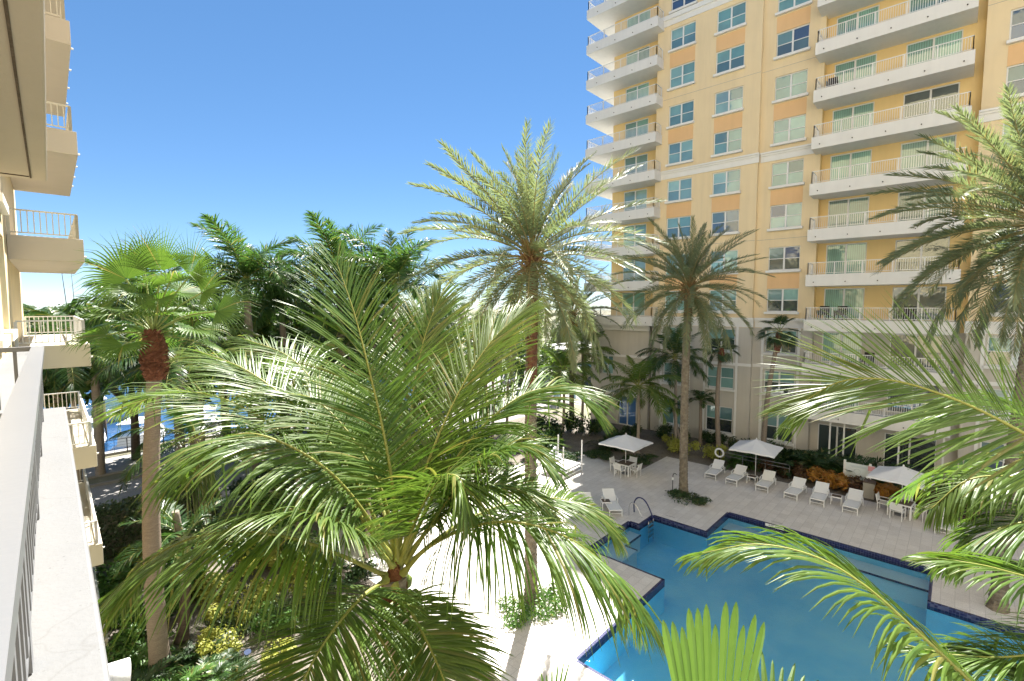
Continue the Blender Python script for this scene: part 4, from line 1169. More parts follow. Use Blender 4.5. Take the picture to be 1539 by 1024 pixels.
# the coconut palm in the middle of the court: every big frond follows its own curve
CC = Vector((3.27,4.99,7.75))
coco = thing('coconut_palm', (CC.x+.35, CC.y+.25, 0), 'big coconut palm in the middle foreground with bright arching fronds', 'palm tree')
mb = MB(); ring_trunk(mb, (CC.x+.35,CC.y+.25,0), CC+Vector((0,0,-.1)), .19, .15, 0, .1); mb.build('trunk', M['grey_trunk'], coco)
mb = MB(); mb.tube([CC+Vector((0,0,-.5)), CC+Vector((0,0,-.2)), CC+Vector((.01,.0,-.05)), CC+Vector((.02,.02,.14))], [.15,.15,.09,.02], 12, 0, True, True, lambda i,j: random.uniform(.85,1.15)); mb.build('leaf_sheath', M['fibre'], coco)
HERO = [
 [(3.31,4.96,7.86),(3.31,5.05,8.78),(3.32,5.27,9.49),(3.30,5.50,10.14),(3.31,5.87,10.90),(3.29,6.26,11.58)],
 [(3.24,5.04,7.92),(2.93,5.14,8.58),(2.59,5.27,9.10),(2.24,5.54,9.43),(1.94,5.88,9.55),(1.65,6.17,9.38),(1.48,6.46,8.89)],
 [(3.22,5.02,7.65),(2.65,5.25,8.10),(2.15,5.39,8.43),(1.69,5.61,8.58),(1.32,5.86,8.54),(0.98,6.06,8.33),(0.72,6.29,7.95)],
 [(3.14,4.97,7.67),(2.67,4.74,7.75),(2.17,4.54,7.63),(1.80,4.33,7.45),(1.51,4.16,7.15)],
 [(3.21,4.88,7.61),(3.14,4.35,7.42),(3.04,3.84,7.21),(2.96,3.45,6.93)],
 [(3.34,4.90,7.70),(3.44,4.54,8.11),(3.57,3.99,8.48),(3.79,3.48,8.64),(4.09,2.99,8.53),(4.39,2.63,8.18),(4.60,2.34,7.65)],
 [(3.43,4.96,7.74),(4.10,4.85,8.02),(4.88,4.61,8.18),(5.60,4.27,8.14),(6.12,3.97,7.88),(6.46,3.70,7.40)],
 [(3.36,4.90,7.89),(3.82,4.78,8.70),(4.35,4.57,9.37),(4.93,4.28,9.80),(5.46,4.01,9.83),(5.80,3.75,9.53)],
 [(3.39,5.01,7.84),(3.85,5.06,8.89),(4.45,5.10,9.78),(5.00,5.02,10.46),(5.56,4.90,10.91)],
 [(3.33,5.08,7.84),(3.14,5.84,8.88),(2.85,6.67,9.60),(2.52,7.52,10.07),(2.14,8.26,10.32)],
 [(3.25,5.02,7.86),(2.89,5.66,8.76),(2.48,6.31,9.40),(2.05,6.98,9.79),(1.55,7.52,9.87),(1.15,8.08,9.59)],
 [(3.43,5.11,7.81),(3.91,5.58,8.76),(4.32,5.98,9.74),(4.80,6.29,10.56),(5.18,6.38,11.16)],
 [(3.38,4.88,7.84),(3.63,4.39,8.68),(3.83,3.94,9.23),(4.05,3.57,9.40),(4.20,3.24,9.19)],
 [(3.26,5.00,7.79),(2.80,4.97,8.39),(2.28,4.99,8.79),(1.86,5.15,8.88),(1.52,5.36,8.68)],
 [(3.37,5.02,7.74),(3.68,4.74,8.24),(4.04,4.39,8.66),(4.38,4.03,8.74),(4.66,3.69,8.47)],
 [(3.35,5.05,7.82),(3.38,5.39,8.58),(3.26,5.89,9.22),(3.02,6.51,9.71),(2.62,7.09,9.78)],
 [(3.33,4.93,7.84),(3.34,4.55,8.58),(3.34,4.16,9.07),(3.36,3.85,9.15),(3.34,3.69,8.83)],
 [(3.46,5.22,7.74),(3.67,6.11,8.50),(3.70,7.20,9.31),(3.54,8.35,10.08),(3.13,9.27,10.40)],
]
for i, pts in enumerate(HERO):
    mb = MB(); low = i in (1,2,5)
    frond(mb, pts, n=150, ll=1.28 if i not in (6,12,4,13,14,16) else .95, w=.029, droop=.55 if low else (.14 if i in (0,8,11) else .27), phi=(66, 20) if i in (0,8,11,9) else (74, 26),
          vee=-10 if low else 6, start=.20 if i not in (3,4) else .12, segs=5, fold=.25, rr=.032, jit=10, kinks=.05)
    mb.build('frond', [M['coco_rachis'], M['coco_leaf']], coco)
mb = MB()
for k in range(9):
    a = k*.75+.4; c = CC+Vector((math.cos(a)*.24, math.sin(a)*.24-.02, -.28-.10*(k % 3)))
    mb.tube([c+Vector((0,0,-.11)), c+Vector((0,0,-.06)), c+Vector((0,0,.03)), c+Vector((0,0,.10))], [.02,.075,.085,.02], 10)
mb.build('coconuts', M['coconut'], coco)

# coconut palm whose crown stands just outside the right edge
RC = Vector((7.70,-1.54,8.44))
cr = thing('coconut_palm', (RC.x+.25, RC.y-.1, 0), 'coconut palm just beyond the right edge reaching across the loungers with long fronds', 'palm tree')
mb = MB(); ring_trunk(mb, (RC.x+.25,RC.y-.1,0), RC+Vector((0,0,-.1)), .19, .15, 0, .1); mb.build('trunk', M['grey_trunk'], cr)
for pts, kw in (([(7.70,-1.50,8.83),(7.17,-1.02,9.36),(6.76,-0.52,9.76),(6.48,-0.03,10.06),(6.29,0.48,10.23),(6.17,0.91,10.18),(6.06,1.29,9.87)], dict(ll=1.35, droop=.10, phi=(58,16), vee=4, zl=-VW*1.0+Z3*.55)),
           ([(8.03,-1.60,8.53),(7.98,-1.05,8.89),(7.83,-0.58,9.05),(7.58,-0.17,8.99),(7.41,0.13,8.62)], dict(ll=.8, droop=.6, phi=(70,24), vee=-6)),
           ([(7.87,-1.57,8.52),(7.54,-1.18,8.75),(7.33,-0.80,8.79),(7.23,-0.42,8.61),(7.17,-0.10,8.19)], dict(ll=1.0, droop=.5, phi=(70,20), vee=0)),
           ([(9.01,-1.78,8.39),(9.07,-1.33,9.06),(9.10,-0.87,9.47),(9.15,-0.32,9.64),(9.17,0.22,9.36)], dict(ll=1.1, droop=.3, phi=(66,18), vee=5)),
           ([(7.69,-1.55,8.24),(6.97,-1.05,8.35),(6.48,-0.66,8.47),(6.29,-0.29,8.54),(6.24,0.06,8.51)], dict(ll=.85, droop=.3, phi=(58,18), vee=0)),
           ([(7.69,-1.56,8.11),(6.64,-1.02,8.02),(5.94,-0.56,7.98),(5.68,-0.14,7.91),(5.62,0.22,7.86)], dict(ll=.75, droop=.3, phi=(56,18), vee=0))):
    mb = MB(); frond(mb, pts, n=124, w=.031, start=.12, segs=5, fold=.35, rr=.03, jit=7, kinks=.04, **kw); mb.build('frond', [M['coco_rachis'], M['coco_leaf']], cr)
for a in (0,1.0,-1.0,-2.0):
    mb = MB(); frond(mb, [RC+Vector((math.cos(a)*x, math.sin(a)*x-.3, .2+1.0*x-.42*x*x)) for x in (0,.7,1.4,2.1,2.8)], n=50, ll=.9, w=.045, start=.2, segs=3, fold=0)
    mb.build('frond', [M['coco_rachis'], M['coco_leaf']], cr)
# second one, lower, at the lower right corner
LC = Vector((5.64,-1.08,6.95))
c2 = thing('coconut_palm', (LC.x+.2, LC.y, 0), 'coconut palm below the lower right corner with one long frond over the pool', 'palm tree')
mb = MB(); ring_trunk(mb, (LC.x+.2,LC.y,0), LC, .17, .14, 0, .06); mb.build('trunk', M['grey_trunk'], c2)
for pts, kw in (([(5.61,-1.05,7.00),(5.21,-0.54,7.70),(5.05,-0.17,8.10),(4.92,0.15,8.41),(4.80,0.46,8.69),(4.76,0.81,8.83),(4.64,1.24,8.84),(4.49,1.68,8.66)], dict(ll=1.0, droop=.42, phi=(68,16), vee=-2, kinks=.07)),
            ([(5.83,-1.15,6.95),(5.84,-0.95,7.42),(5.97,-0.77,7.69),(6.04,-0.54,7.82),(5.99,-0.19,7.77)], dict(ll=.8, droop=.4, phi=(66,18), vee=0)),
            ([(5.64,-1.08,7.00),(4.96,-0.70,7.79),(4.55,-0.52,8.11),(4.10,-0.31,8.25)], dict(ll=.7, droop=.5, phi=(64,20), vee=0))):
    mb = MB(); frond(mb, pts, n=112, w=.032, start=.1, segs=5, fold=.4, rr=.028, jit=6, **kw); mb.build('frond', [M['coco_rachis'], M['coco_leaf']], c2)

# fan palm right below the camera, only its top leaves show
FC = Vector((3.38,1.02,6.40))
fb = thing('fan_palm', (FC.x, FC.y, 0), 'bright fan palm at the bottom edge with a ribbed leaf lit from behind', 'palm tree', 'fan palms')
mb = MB(); ring_trunk(mb, (FC.x,FC.y,0), FC, .16, .14); mb.build('trunk', M['fan_trunk'], fb)
def hero_fan(H, A, N, R, ns, sp, dr, ml='fan_bright', pl=.3, split=.62):
    mb = MB(); fan_leaf(mb, FC, H, A, N, R, ns, sp, split, 0, 1, .016, dr, pl); mb.build('leaf', [M['petiole'], M[ml]], fb)
hero_fan((3.20,1.07,7.15), Vector((0,0,1))+VW*.05-RT*.03, -VW+Z3*.2, 1.86, 12, 11.5, .05, split=.90)
hero_fan((3.46,0.79,7.88), RT*.9+Z3*.12+VW*.2, Z3-VW*.5, .75, 26, 80, .4)
hero_fan((2.80,1.53,8.06), -RT*.25+Z3*1.0, -VW-RT*.4, .42, 12, 28, .1)
hero_fan((2.38,1.84,8.15), -RT*.1+Z3*1.0, -VW*.6+RT*.6, .50, 9, 26, .3, 'fan_leaf')
hero_fan((3.32,0.63,7.78), RT*.8+VW*.4+Z3*.1, Z3, .7, 26, 110, .5)

# tall fan palm in front of the balconies
WB = Vector((3.05,17.15,0)); WT = Vector((3.24,16.83,10.23))
wp = thing('fan_palm', WB, 'tall fan palm beside the balconies with a rusty boot of old leaf bases', 'palm tree', 'fan palms')
mb = MB(); ring_trunk(mb, WB, WT+Vector((-.02,0,-1.2)), .26, .185, 0, .16, .09, 14, 2.6, .35); mb.build('trunk', M['fan_trunk'], wp)
mb = MB(); n = 16
mb.tube([WT+Vector((.0,0,-1.35+1.45*i/n)) for i in range(n+1)], [.17+.15*math.sin(math.pi*min(1,(i+2)/n*.9)) for i in range(n+1)], 14, 0, True, False, lambda i,j: 1+(.16 if (i+j) % 2 else -.08)+random.uniform(-.08,.08))
for i in range(90):
    a = random.uniform(0,6.28); z = random.uniform(-1.3,.05)
    p = WT+Vector((math.cos(a)*.25, math.sin(a)*.25, z)); leaflet(mb, p, Vector((math.cos(a),math.sin(a),.8)), Vector((-math.sin(a),math.cos(a),0)), random.uniform(.14,.34), .07, .6, 3, 0, 0)
mb.build('leaf_boots', M['boot'], wp)
def wleaf(h, a, R, fz=.5, sp=120, dr=.9):
    H = Vector(h); A = (Vector(a)).normalized(); R *= 1.12
    mb = MB(); N = (-VW*fz + Z3*.6 - A*0)
    fan_leaf(mb, WT, H, A, N, R, 34, sp, .38, 0, 1, .022, dr*1.1); mb.build('leaf', [M['petiole'], M['fan_leaf']], wp)
wleaf((2.75,17.09,11.72), -RT*.5+Z3*.8-VW*.1, 1.25, 1.0, 105, .7)
wleaf((3.47,16.62,11.96), Z3-VW*.1, 1.30, 1.1, 75, .4)
wleaf((3.25,17.64,12.24), Z3*.9-RT*.25+VW*.3, 1.1, .8, 100, .6)
wleaf((3.94,15.80,11.81), RT*.6+Z3*.8, 1.2, 1.0, 80, .7)
wleaf((4.05,15.18,11.34), RT*.85+Z3*.45-VW*.1, 1.1, 1.0, 95, .8)
wleaf((4.23,14.64,10.84), RT*1.0+Z3*.05-VW*.15, 1.2, .9, 75, .6)
wleaf((3.42,15.60,11.60), RT*.2+Z3*.3-VW*.9, 1.0, .5, 120, 1.2)
wleaf((2.83,16.36,11.34), -RT*.4-VW*.8, 1.0, .5, 120, 1.3)
wleaf((2.66,18.16,11.18), -RT*.9+VW*.3-Z3*.2, 1.1, .8, 110, 1.2)
wleaf((4.03,17.28,11.38), RT*.5+VW*.8, 1.2, .5, 120, 1.0)
wleaf((3.37,18.03,11.58), -RT*.3+VW*.9+Z3*.2, 1.2, .5, 120, 1.0)
wleaf((3.17,15.68,11.16), -VW*.9-Z3*.7, .9, .6, 110, 1.2)

random.seed(19)
wf_set = fan_set('leaf', [62,35,10,-15,-40], [M['petiole'], M['fan_leaf']], 1.15, 1.05, 2, 32, 1.1, 118)
crown(wp, WT, wf_set, 13, (66,-14,.9), 1.0, .4, 'leaf', 7, .1)
# date palms
DL_ = 4.7
date_set = frond_set('frond', [(86,66),(70,44),(54,22),(38,2),(22,-18),(6,-40),(-12,-60),(-34,-78)], [M['date_rachis'], M['date_leaf']], 2, L=DL_, n=124, ll=.56, w=.036, droop=.10, phi=(58,22), vee=22, start=.17, segs=2, fold=0, rr=.030, jit=12, plum=24, kinks=0,
                     lprof=lambda u: .35+.65*math.sin(math.pi*min(1,u*.72+.2)))
def date_palm(x, y, top, label, red, n, sc, rot, seed, lean=(0,0)):
    random.seed(seed)
    t = thing('date_palm', (x,y,0), label, 'palm tree', 'date palms')
    tp = Vector((x+lean[0],y+lean[1],top))
    mb = MB(); date_trunk(mb, (x,y,-.05), tp, .235, .20, 0); mb.build('trunk', M['date_trunk'], t)
    if red:
        mb = MB(); date_trunk(mb, tp+Vector((0,0,-red)), tp+Vector((0,0,.02)), .17, .235, 0, 0); mb.build('old_leaf_bases', M['date_trunk_red'], t)
    mb = MB()
    for i in range(70):
        a = i*2.4; z = -.75+.95*(i/70)
        p = tp+Vector((math.cos(a)*.22, math.sin(a)*.22, z)); e = .3+.9*(i/70)
        mb.bar(p, p+Vector((math.cos(a)*math.cos(e), math.sin(a)*math.cos(e), math.sin(e)))*random.uniform(.25,.55), .07, .03)
    mb.build('leaf_stub', M['date_stub'], t)
    crown(t, tp+Vector((0,0,.12)), date_set, n, (86,-40,.88), sc, rot, 'frond', 4, .35)
    if not red or red == 1.2:
        mb = MB()
        for a in (0.3,1.5,2.7,4.1,5.4): leaf_blob(mb, tp+Vector((math.cos(a)*1.0, math.sin(a)*1.0, -.9)), (.28,.28,.75), 260, .06, 0, .3)
        if red: mb.build('flower_stalk', M['flower'], t)
    return t
date_palm(13.3, 11.25, 12.75, 'tallest date palm in the centre, rusty trunk rising from the round planter near the pool', 5.2, 84, .98, .3, 11)
date_palm(26.9, 11.25, 12.0, 'shaded date palm on the island bed between the loungers and the pool', 1.6, 72, .92, 1.3, 12)
P3 = Vector((25.85,-2.17,13.93))
date_palm(24.4, -1.55, P3.z, 'date palm at the right edge with sunlit fronds hanging before the balconies', 0, 110, 1.16, .9, 13, (P3.x-24.4, P3.y+1.55))
date_palm(36.9, 26.3, 10.2, 'dark trunked date palm farther back left of the lobby wing, hung with yellow stalks', 1.2, 62, 1.05, 2.0, 14)
random.seed(99)
# yellow flower stalks under two of the date crowns
# royal palms and other feather palms behind
royal_set = frond_set('frond', [(86,60),(66,10),(46,-25),(28,-50),(8,-70)], [M['coco_rachis'], M['royal_leaf']], 2, L=3.4, n=96, ll=.95, w=.055, droop=.45, phi=(66,26), vee=5, start=.10, segs=3, fold=0, rr=.035, jit=14, plum=42, kinks=.02)
def royal(x, y, top, label, n=15, sc=1, rot=0, seed=1, r=.22, group='royal palms'):
    random.seed(seed)
    t = thing('royal_palm', (x,y,0), label, 'palm tree', group)
    tp = Vector((x,y,top))
    mb = MB(); ring_trunk(mb, (x,y,-.05), tp+Vector((0,0,-1.3)), r*1.1, r*.85, 0, .05, .25, 12, 0, .3, .04); mb.build('trunk', M['grey_trunk'], t)
    mb = MB(); mb.tube([tp+Vector((0,0,-1.35)), tp+Vector((0,0,-.9)), tp+Vector((0,0,-.3)), tp+Vector((0,0,.25))], [r*.9,r*.95,r*.7,r*.35], 12); mb.build('crownshaft', M['crownshaft'], t)
    mb = MB(); mb.tube([tp, tp+Vector((.03,0,1.0)), tp+Vector((.06,.03,2.1))], [.06,.05,.008], 6); mb.build('spear_leaf', M['crownshaft'], t)
    crown(t, tp, royal_set, n+5, (84,-8,.9), sc, rot, 'frond', 5, .2)
    return t
royal(10.4,30.4,12.6,'royal palm right behind the tall fan palm, its crown bright against the sky',17,1.2,.4,21)
royal(16.0,30.2,13.0,'royal palm left of centre against the sky, the leftmost of the dark pair',18,1.35,1.5,22)
royal(17.5,26.0,12.5,'royal palm against the sky just left of the tallest date palm',18,1.3,2.7,23)
royal(4.6,40.5,8.0,'short royal palm by the seawall right of the balconies',13,.85,.2,24)
royal(2.9,41.5,7.2,'short royal palm by the seawall under the nearest open balcony',13,.8,1.2,25)
royal(7.3,33.0,7.8,'royal palm behind the tan fan palm trunk, low over the hedge',15,1.0,2.2,26)
royal(13.0,36.5,9.2,'royal palm with pale trunk beside the peach house in the distance',15,1.0,.9,27)
royal(13.6,33.5,11.2,'royal palm low between the fan palm and the dark pair, in front of trees',18,1.2,2.0,61)
royal(20.4,33.5,11.4,'royal palm behind the tallest date palm on its left',18,1.2,.3,62)
royal(6.6,36.0,11.0,'royal palm directly behind the crown of the tall fan palm',18,1.15,1.0,63)
royal(24.5,31,10.0,'royal palm behind the bright fronds, right of centre',14,1.0,1.9,28)
royal(32.0,33.0,8.2,'royal palm with pale grey trunk left of the dark date palm at the street',13,.9,.6,29)
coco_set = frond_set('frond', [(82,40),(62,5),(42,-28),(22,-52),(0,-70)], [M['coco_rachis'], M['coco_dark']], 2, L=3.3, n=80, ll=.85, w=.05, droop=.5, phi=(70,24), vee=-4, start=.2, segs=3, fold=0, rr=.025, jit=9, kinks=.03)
cocob_set = [(e, m.copy()) for e, m in coco_set]
for e, m in cocob_set: m.materials[1] = M['coco_leaf']
def cocop(x, y, top, label, n, sc, rot, seed, fs, lean=(0,0), r=.13, ax=0):
    random.seed(seed)
    t = thing('coconut_palm', (x,y,0), label, 'palm tree'); tp = Vector((x+lean[0],y+lean[1],top))
    mb = MB(); ring_trunk(mb, (x,y,-.05), tp, r, r*.8, 0, .15, .13, 10, ax); mb.build('trunk', M['grey_trunk'], t)
    crown(t, tp, fs, n, (80,-14,.9), sc, rot, 'frond', 5, .15)
cocop(32.7,17.3,5.0,'coconut palm with drooping fronds beside the left umbrella, in front of the lobby wing',24,1.05,.5,31,cocob_set)
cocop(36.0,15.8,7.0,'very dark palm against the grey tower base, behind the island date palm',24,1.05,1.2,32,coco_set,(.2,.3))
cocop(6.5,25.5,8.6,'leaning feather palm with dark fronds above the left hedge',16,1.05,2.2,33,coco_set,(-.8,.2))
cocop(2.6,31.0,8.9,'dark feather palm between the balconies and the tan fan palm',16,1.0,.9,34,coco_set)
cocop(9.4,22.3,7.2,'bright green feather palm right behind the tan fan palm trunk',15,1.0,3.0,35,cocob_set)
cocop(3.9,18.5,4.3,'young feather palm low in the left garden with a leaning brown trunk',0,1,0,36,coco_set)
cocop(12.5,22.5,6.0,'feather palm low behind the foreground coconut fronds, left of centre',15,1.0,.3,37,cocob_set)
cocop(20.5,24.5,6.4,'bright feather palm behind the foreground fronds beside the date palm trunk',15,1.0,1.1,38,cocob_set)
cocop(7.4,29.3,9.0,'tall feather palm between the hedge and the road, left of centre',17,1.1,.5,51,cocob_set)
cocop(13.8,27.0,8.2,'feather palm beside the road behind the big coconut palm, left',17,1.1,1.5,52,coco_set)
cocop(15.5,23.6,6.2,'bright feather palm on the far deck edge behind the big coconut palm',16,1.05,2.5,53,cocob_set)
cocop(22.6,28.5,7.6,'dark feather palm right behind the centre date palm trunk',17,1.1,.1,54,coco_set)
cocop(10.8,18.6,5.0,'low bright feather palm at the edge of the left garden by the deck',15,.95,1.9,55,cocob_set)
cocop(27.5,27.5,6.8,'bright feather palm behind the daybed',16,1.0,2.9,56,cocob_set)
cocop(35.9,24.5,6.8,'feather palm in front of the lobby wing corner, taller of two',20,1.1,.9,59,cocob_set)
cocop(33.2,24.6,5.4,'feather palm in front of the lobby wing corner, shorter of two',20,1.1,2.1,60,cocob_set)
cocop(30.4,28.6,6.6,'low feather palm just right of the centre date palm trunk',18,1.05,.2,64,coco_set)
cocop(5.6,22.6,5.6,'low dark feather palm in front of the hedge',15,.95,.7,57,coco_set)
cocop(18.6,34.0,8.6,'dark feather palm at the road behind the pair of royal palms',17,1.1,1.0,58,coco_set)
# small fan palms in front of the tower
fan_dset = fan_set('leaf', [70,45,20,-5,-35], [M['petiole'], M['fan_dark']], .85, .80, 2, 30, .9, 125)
def fanp(x, y, top, label, n, sc, rot, seed, lean, boots=1.1):
    random.seed(seed)
    t = thing('fan_palm', (x,y,0), label, 'palm tree', 'fan palms'); tp = Vector((x+lean[0],y+lean[1],top))
    mb = MB(); ring_trunk(mb, (x,y,-.05), tp, .19, .13, 0, .2, .11, 12, 1.6); mb.build('trunk', M['fan_trunk'], t)
    if boots:
        mb = MB(); d = (tp-Vector((x,y,0))).normalized()
        mb.tube([tp-d*boots*(1-i/10) for i in range(11)], [.15+.07*math.sin(math.pi*i/10) for i in range(11)], 12, 0, True, False, lambda i,j: 1+(.18 if (i+j) % 2 else -.1)); mb.build('leaf_boots', M['boot'], t)
    crown(t, tp, fan_dset, n, (75,-40,.9), sc, rot, 'leaf', 6, .1)
fanp(37.2,12.9,7.8,'fan palm left of the two in front of the grey tower windows, reddish boot',14,1.0,.3,41,(.25,.15))
fanp(37.4,9.9,9.2,'fan palm tallest in front of the tower, leaning trunk with a red boot',15,1.05,1.1,42,(.1,-.75),1.5)
xm_set = frond_set('frond', [(70,20),(48,-15),(25,-45)], [M['petiole'], M['coco_dark']], 2, L=1.35, n=26, ll=.42, w=.06, droop=.4, phi=(66,30), vee=14, start=.12, segs=3, fold=0, rr=.016, jit=8, kinks=0)
random.seed(43); t = thing('christmas_palm', (37.8,14.55,0), 'small feather palm with a short dense crown against the grey tower base', 'palm tree')
mb = MB(); ring_trunk(mb, (37.8,14.55,-.05), (37.8,14.6,3.6), .14, .11, 0, .06); mb.build('trunk', M['fan_trunk'], t); crown(t, (37.8,14.6,3.6), xm_set, 15, (68,10,1), 1.1, 0)
random.seed(44); t = thing('christmas_palm', (36.6,15.6,0), 'slim leaning palm trunk beside the small dense crowned palm', 'palm tree')
mb = MB(); ring_trunk(mb, (36.6,15.6,-.05), (36.3,16.2,3.0), .11, .09, 0, .1); mb.build('trunk', M['grey_trunk'], t); crown(t, (36.3,16.2,3.0), xm_set, 12, (68,10,1), 1.0, 1)
random.seed(45); t = thing('christmas_palm', (3.85,18.3,0), 'short brown trunked palm in the left garden bed behind the pale trunk', 'palm tree')
mb = MB(); ring_trunk(mb, (3.85,18.3,-.05), (4.15,18.6,3.3), .16, .13, 0, .1); mb.build('trunk', M['dark_trunk'], t); crown(t, (4.15,18.6,3.3), xm_set, 14, (68,0,1), 1.6, 1)

# ---------------------------------------------------------------- shrubs, ground cover, trees
random.seed(50)
def shrub(me, x, y, label, rz=0, sc=(1,1,1), group=None, name='shrub', cat='shrub'):
    o = bpy.data.objects.new(name, me); COL.objects.link(o); o.location = (x,y,-.03); o.rotation_euler = (0,0,rz); o.scale = sc
    return tag(o, label, cat, group)
isl = bush_mesh('shrub', M['bush_green'], lumps(2.3,2.1,.62,7), 2600, .055)
shrub(isl, 12.95,10.9, 'low rounded green shrub bed around the rusty trunk of the tallest date palm', .3, (1.0,1.05,1))
isl2 = bush_mesh('shrub', M['bush_dark'], lumps(2.5,2.3,.55,7), 2600, .055)
shrub(isl2, 26.0,10.9, 'low dark green shrub bed around the trunk of the island date palm', 0, (.85,1.0,1))
gc = bush_mesh('ground_cover', M['bush_dark'], lumps(2.6,2.2,.5,6), 2400, .06)
for x, y, l in ((31.0,16.2,'dark ground cover patch right of the left umbrella'),(29.9,18.6,'dark ground cover patch behind the left umbrella'),(28.2,20.3,'dark ground cover patch between the daybed and the left umbrella')):
    shrub(gc, x, y, l, random.uniform(0,6), (1,1,1), 'ground cover patches around the left umbrella', 'ground_cover', 'ground cover')
yb = [bush_mesh('shrub', M['bush_yellow'], lumps(1.8,1.7,1.2,6), 1800, .075) for _ in range(2)]
gb = [bush_mesh('shrub', M['bush_green'], lumps(2,1.9,1.4,6), 1700, .085) for _ in range(2)]
db = [bush_mesh('shrub', M['bush_dark'], lumps(2.2,2.0,1.5,6), 1800, .09) for _ in range(2)]
for i, (x, y, s, l) in enumerate(((34.2,14.3,.85,'yellow green shrub left of the island palm trunk, behind the deck'),(34.4,12.6,.85,'yellow green shrub right of the island palm trunk, beside the life ring'),(35.6,15.8,.7,'small yellow green shrub deep behind the slim leaning palm'))):
    shrub(yb[i % 2], x, y, l, i*1.3, (s*1.2,s*1.2,s*1.35))
for i, (x, y, l) in enumerate(((37.5,17.6,'dark shrub under the blue lobby doors'),(36.0,19.4,'dark shrub left of the lobby doors'),(38.0,11.2,'dark shrub at the foot of the tower between the two fan palms'),(38.2,13.9,'dark shrub against the tower base behind the small dense palm'),(37.9,16.0,'dark shrub against the tower base left of the small dense palm'),(34.0,19.8,'dark shrub behind the left umbrella'))):
    shrub(db[i % 2], x, y, l, i*.9, (.85,.85,.85), 'dark shrubs along the tower base')
fern = None
mb = MB()
for k in range(46):
    a = random.uniform(0,6.28); L = random.uniform(.7,1.2); e0 = random.uniform(35,85)
    p0 = Vector((random.uniform(-.5,.5),random.uniform(-.5,.5),0))
    pts = [p0+Matrix.Rotation(a,3,'Z') @ q for q in arc(e0,e0-85,L,1.2,5)]
    frond(mb, pts, n=16, ll=.34, w=.055, droop=.35, phi=(62,28), vee=10, start=.15, segs=2, fold=0, rr=.012, jit=8, kinks=0, mr=0, ml=0)
fern_me = mb.mesh('fern_palm', M['bush_dark']); fern_g = fern_me.copy(); fern_g.materials[0] = M['bush_green']
for i, (x, y, s, l) in enumerate(((35.6,9.3,1.5,'dark arching fern clump behind the freestanding umbrella'),(35.9,7.6,1.6,'dark arching fern clump just right of the freestanding umbrella'),(36.1,5.9,1.6,'dark arching fern clump left of the rules board'),(37.2,4.3,1.5,'dark arching fern clump behind the rules board'),(37.5,8.2,1.5,'dark arching fern clump against the tower below the first balcony'),(37.4,6.4,1.5,'dark arching fern clump in front of the ground floor glass'),(34.6,10.6,1.0,'green fern clump beside the tube railing'),(37.0,2.2,1.4,'dark arching fern clump behind the right umbrella'),(36.8,.2,1.4,'dark arching fern clump right of the right umbrella'),(32.2,19.2,1.3,'dark arching fern clump left of the drooping coconut palm'))):
    shrub(fern_me if i != 6 else fern_g, x, y, l, i*1.7, (s*1.15,s*1.15,s*1.3), 'fern clumps by the tower', 'fern_clump', 'fern')
crb = []
for mt, nn in (('croton',900),('croton_dark',900)):
    mb = MB()
    for (c, r) in lumps(1.3,1.3,.85,5): leaf_blob(mb, c, r, nn//6, .11, 0, .3, up=.9)
    crb.append(mb.mesh('croton_shrub', M[mt]))
for i, (x, y, b, l) in enumerate(((34.0,5.6,0,'bright orange croton behind the fourth and fifth loungers'),(33.9,4.5,0,'bright orange croton in front of the rules board'),(33.9,2.4,0,'orange croton right of the litter bin'),(34.3,7.0,1,'dark red croton behind the third lounger'),(34.2,1.0,1,'dark red croton behind the right dining table'),(34.1,-.4,1,'dark red croton behind the lone right lounger'),(34.3,8.8,1,'dark red croton behind the tube railing'),(34.0,3.5,1,'dark croton behind the litter bin'))):
    shrub(crb[b], x, y, l, i*1.1, (1.25,1.25,1.45), 'croton shrubs along the deck', 'croton_shrub')
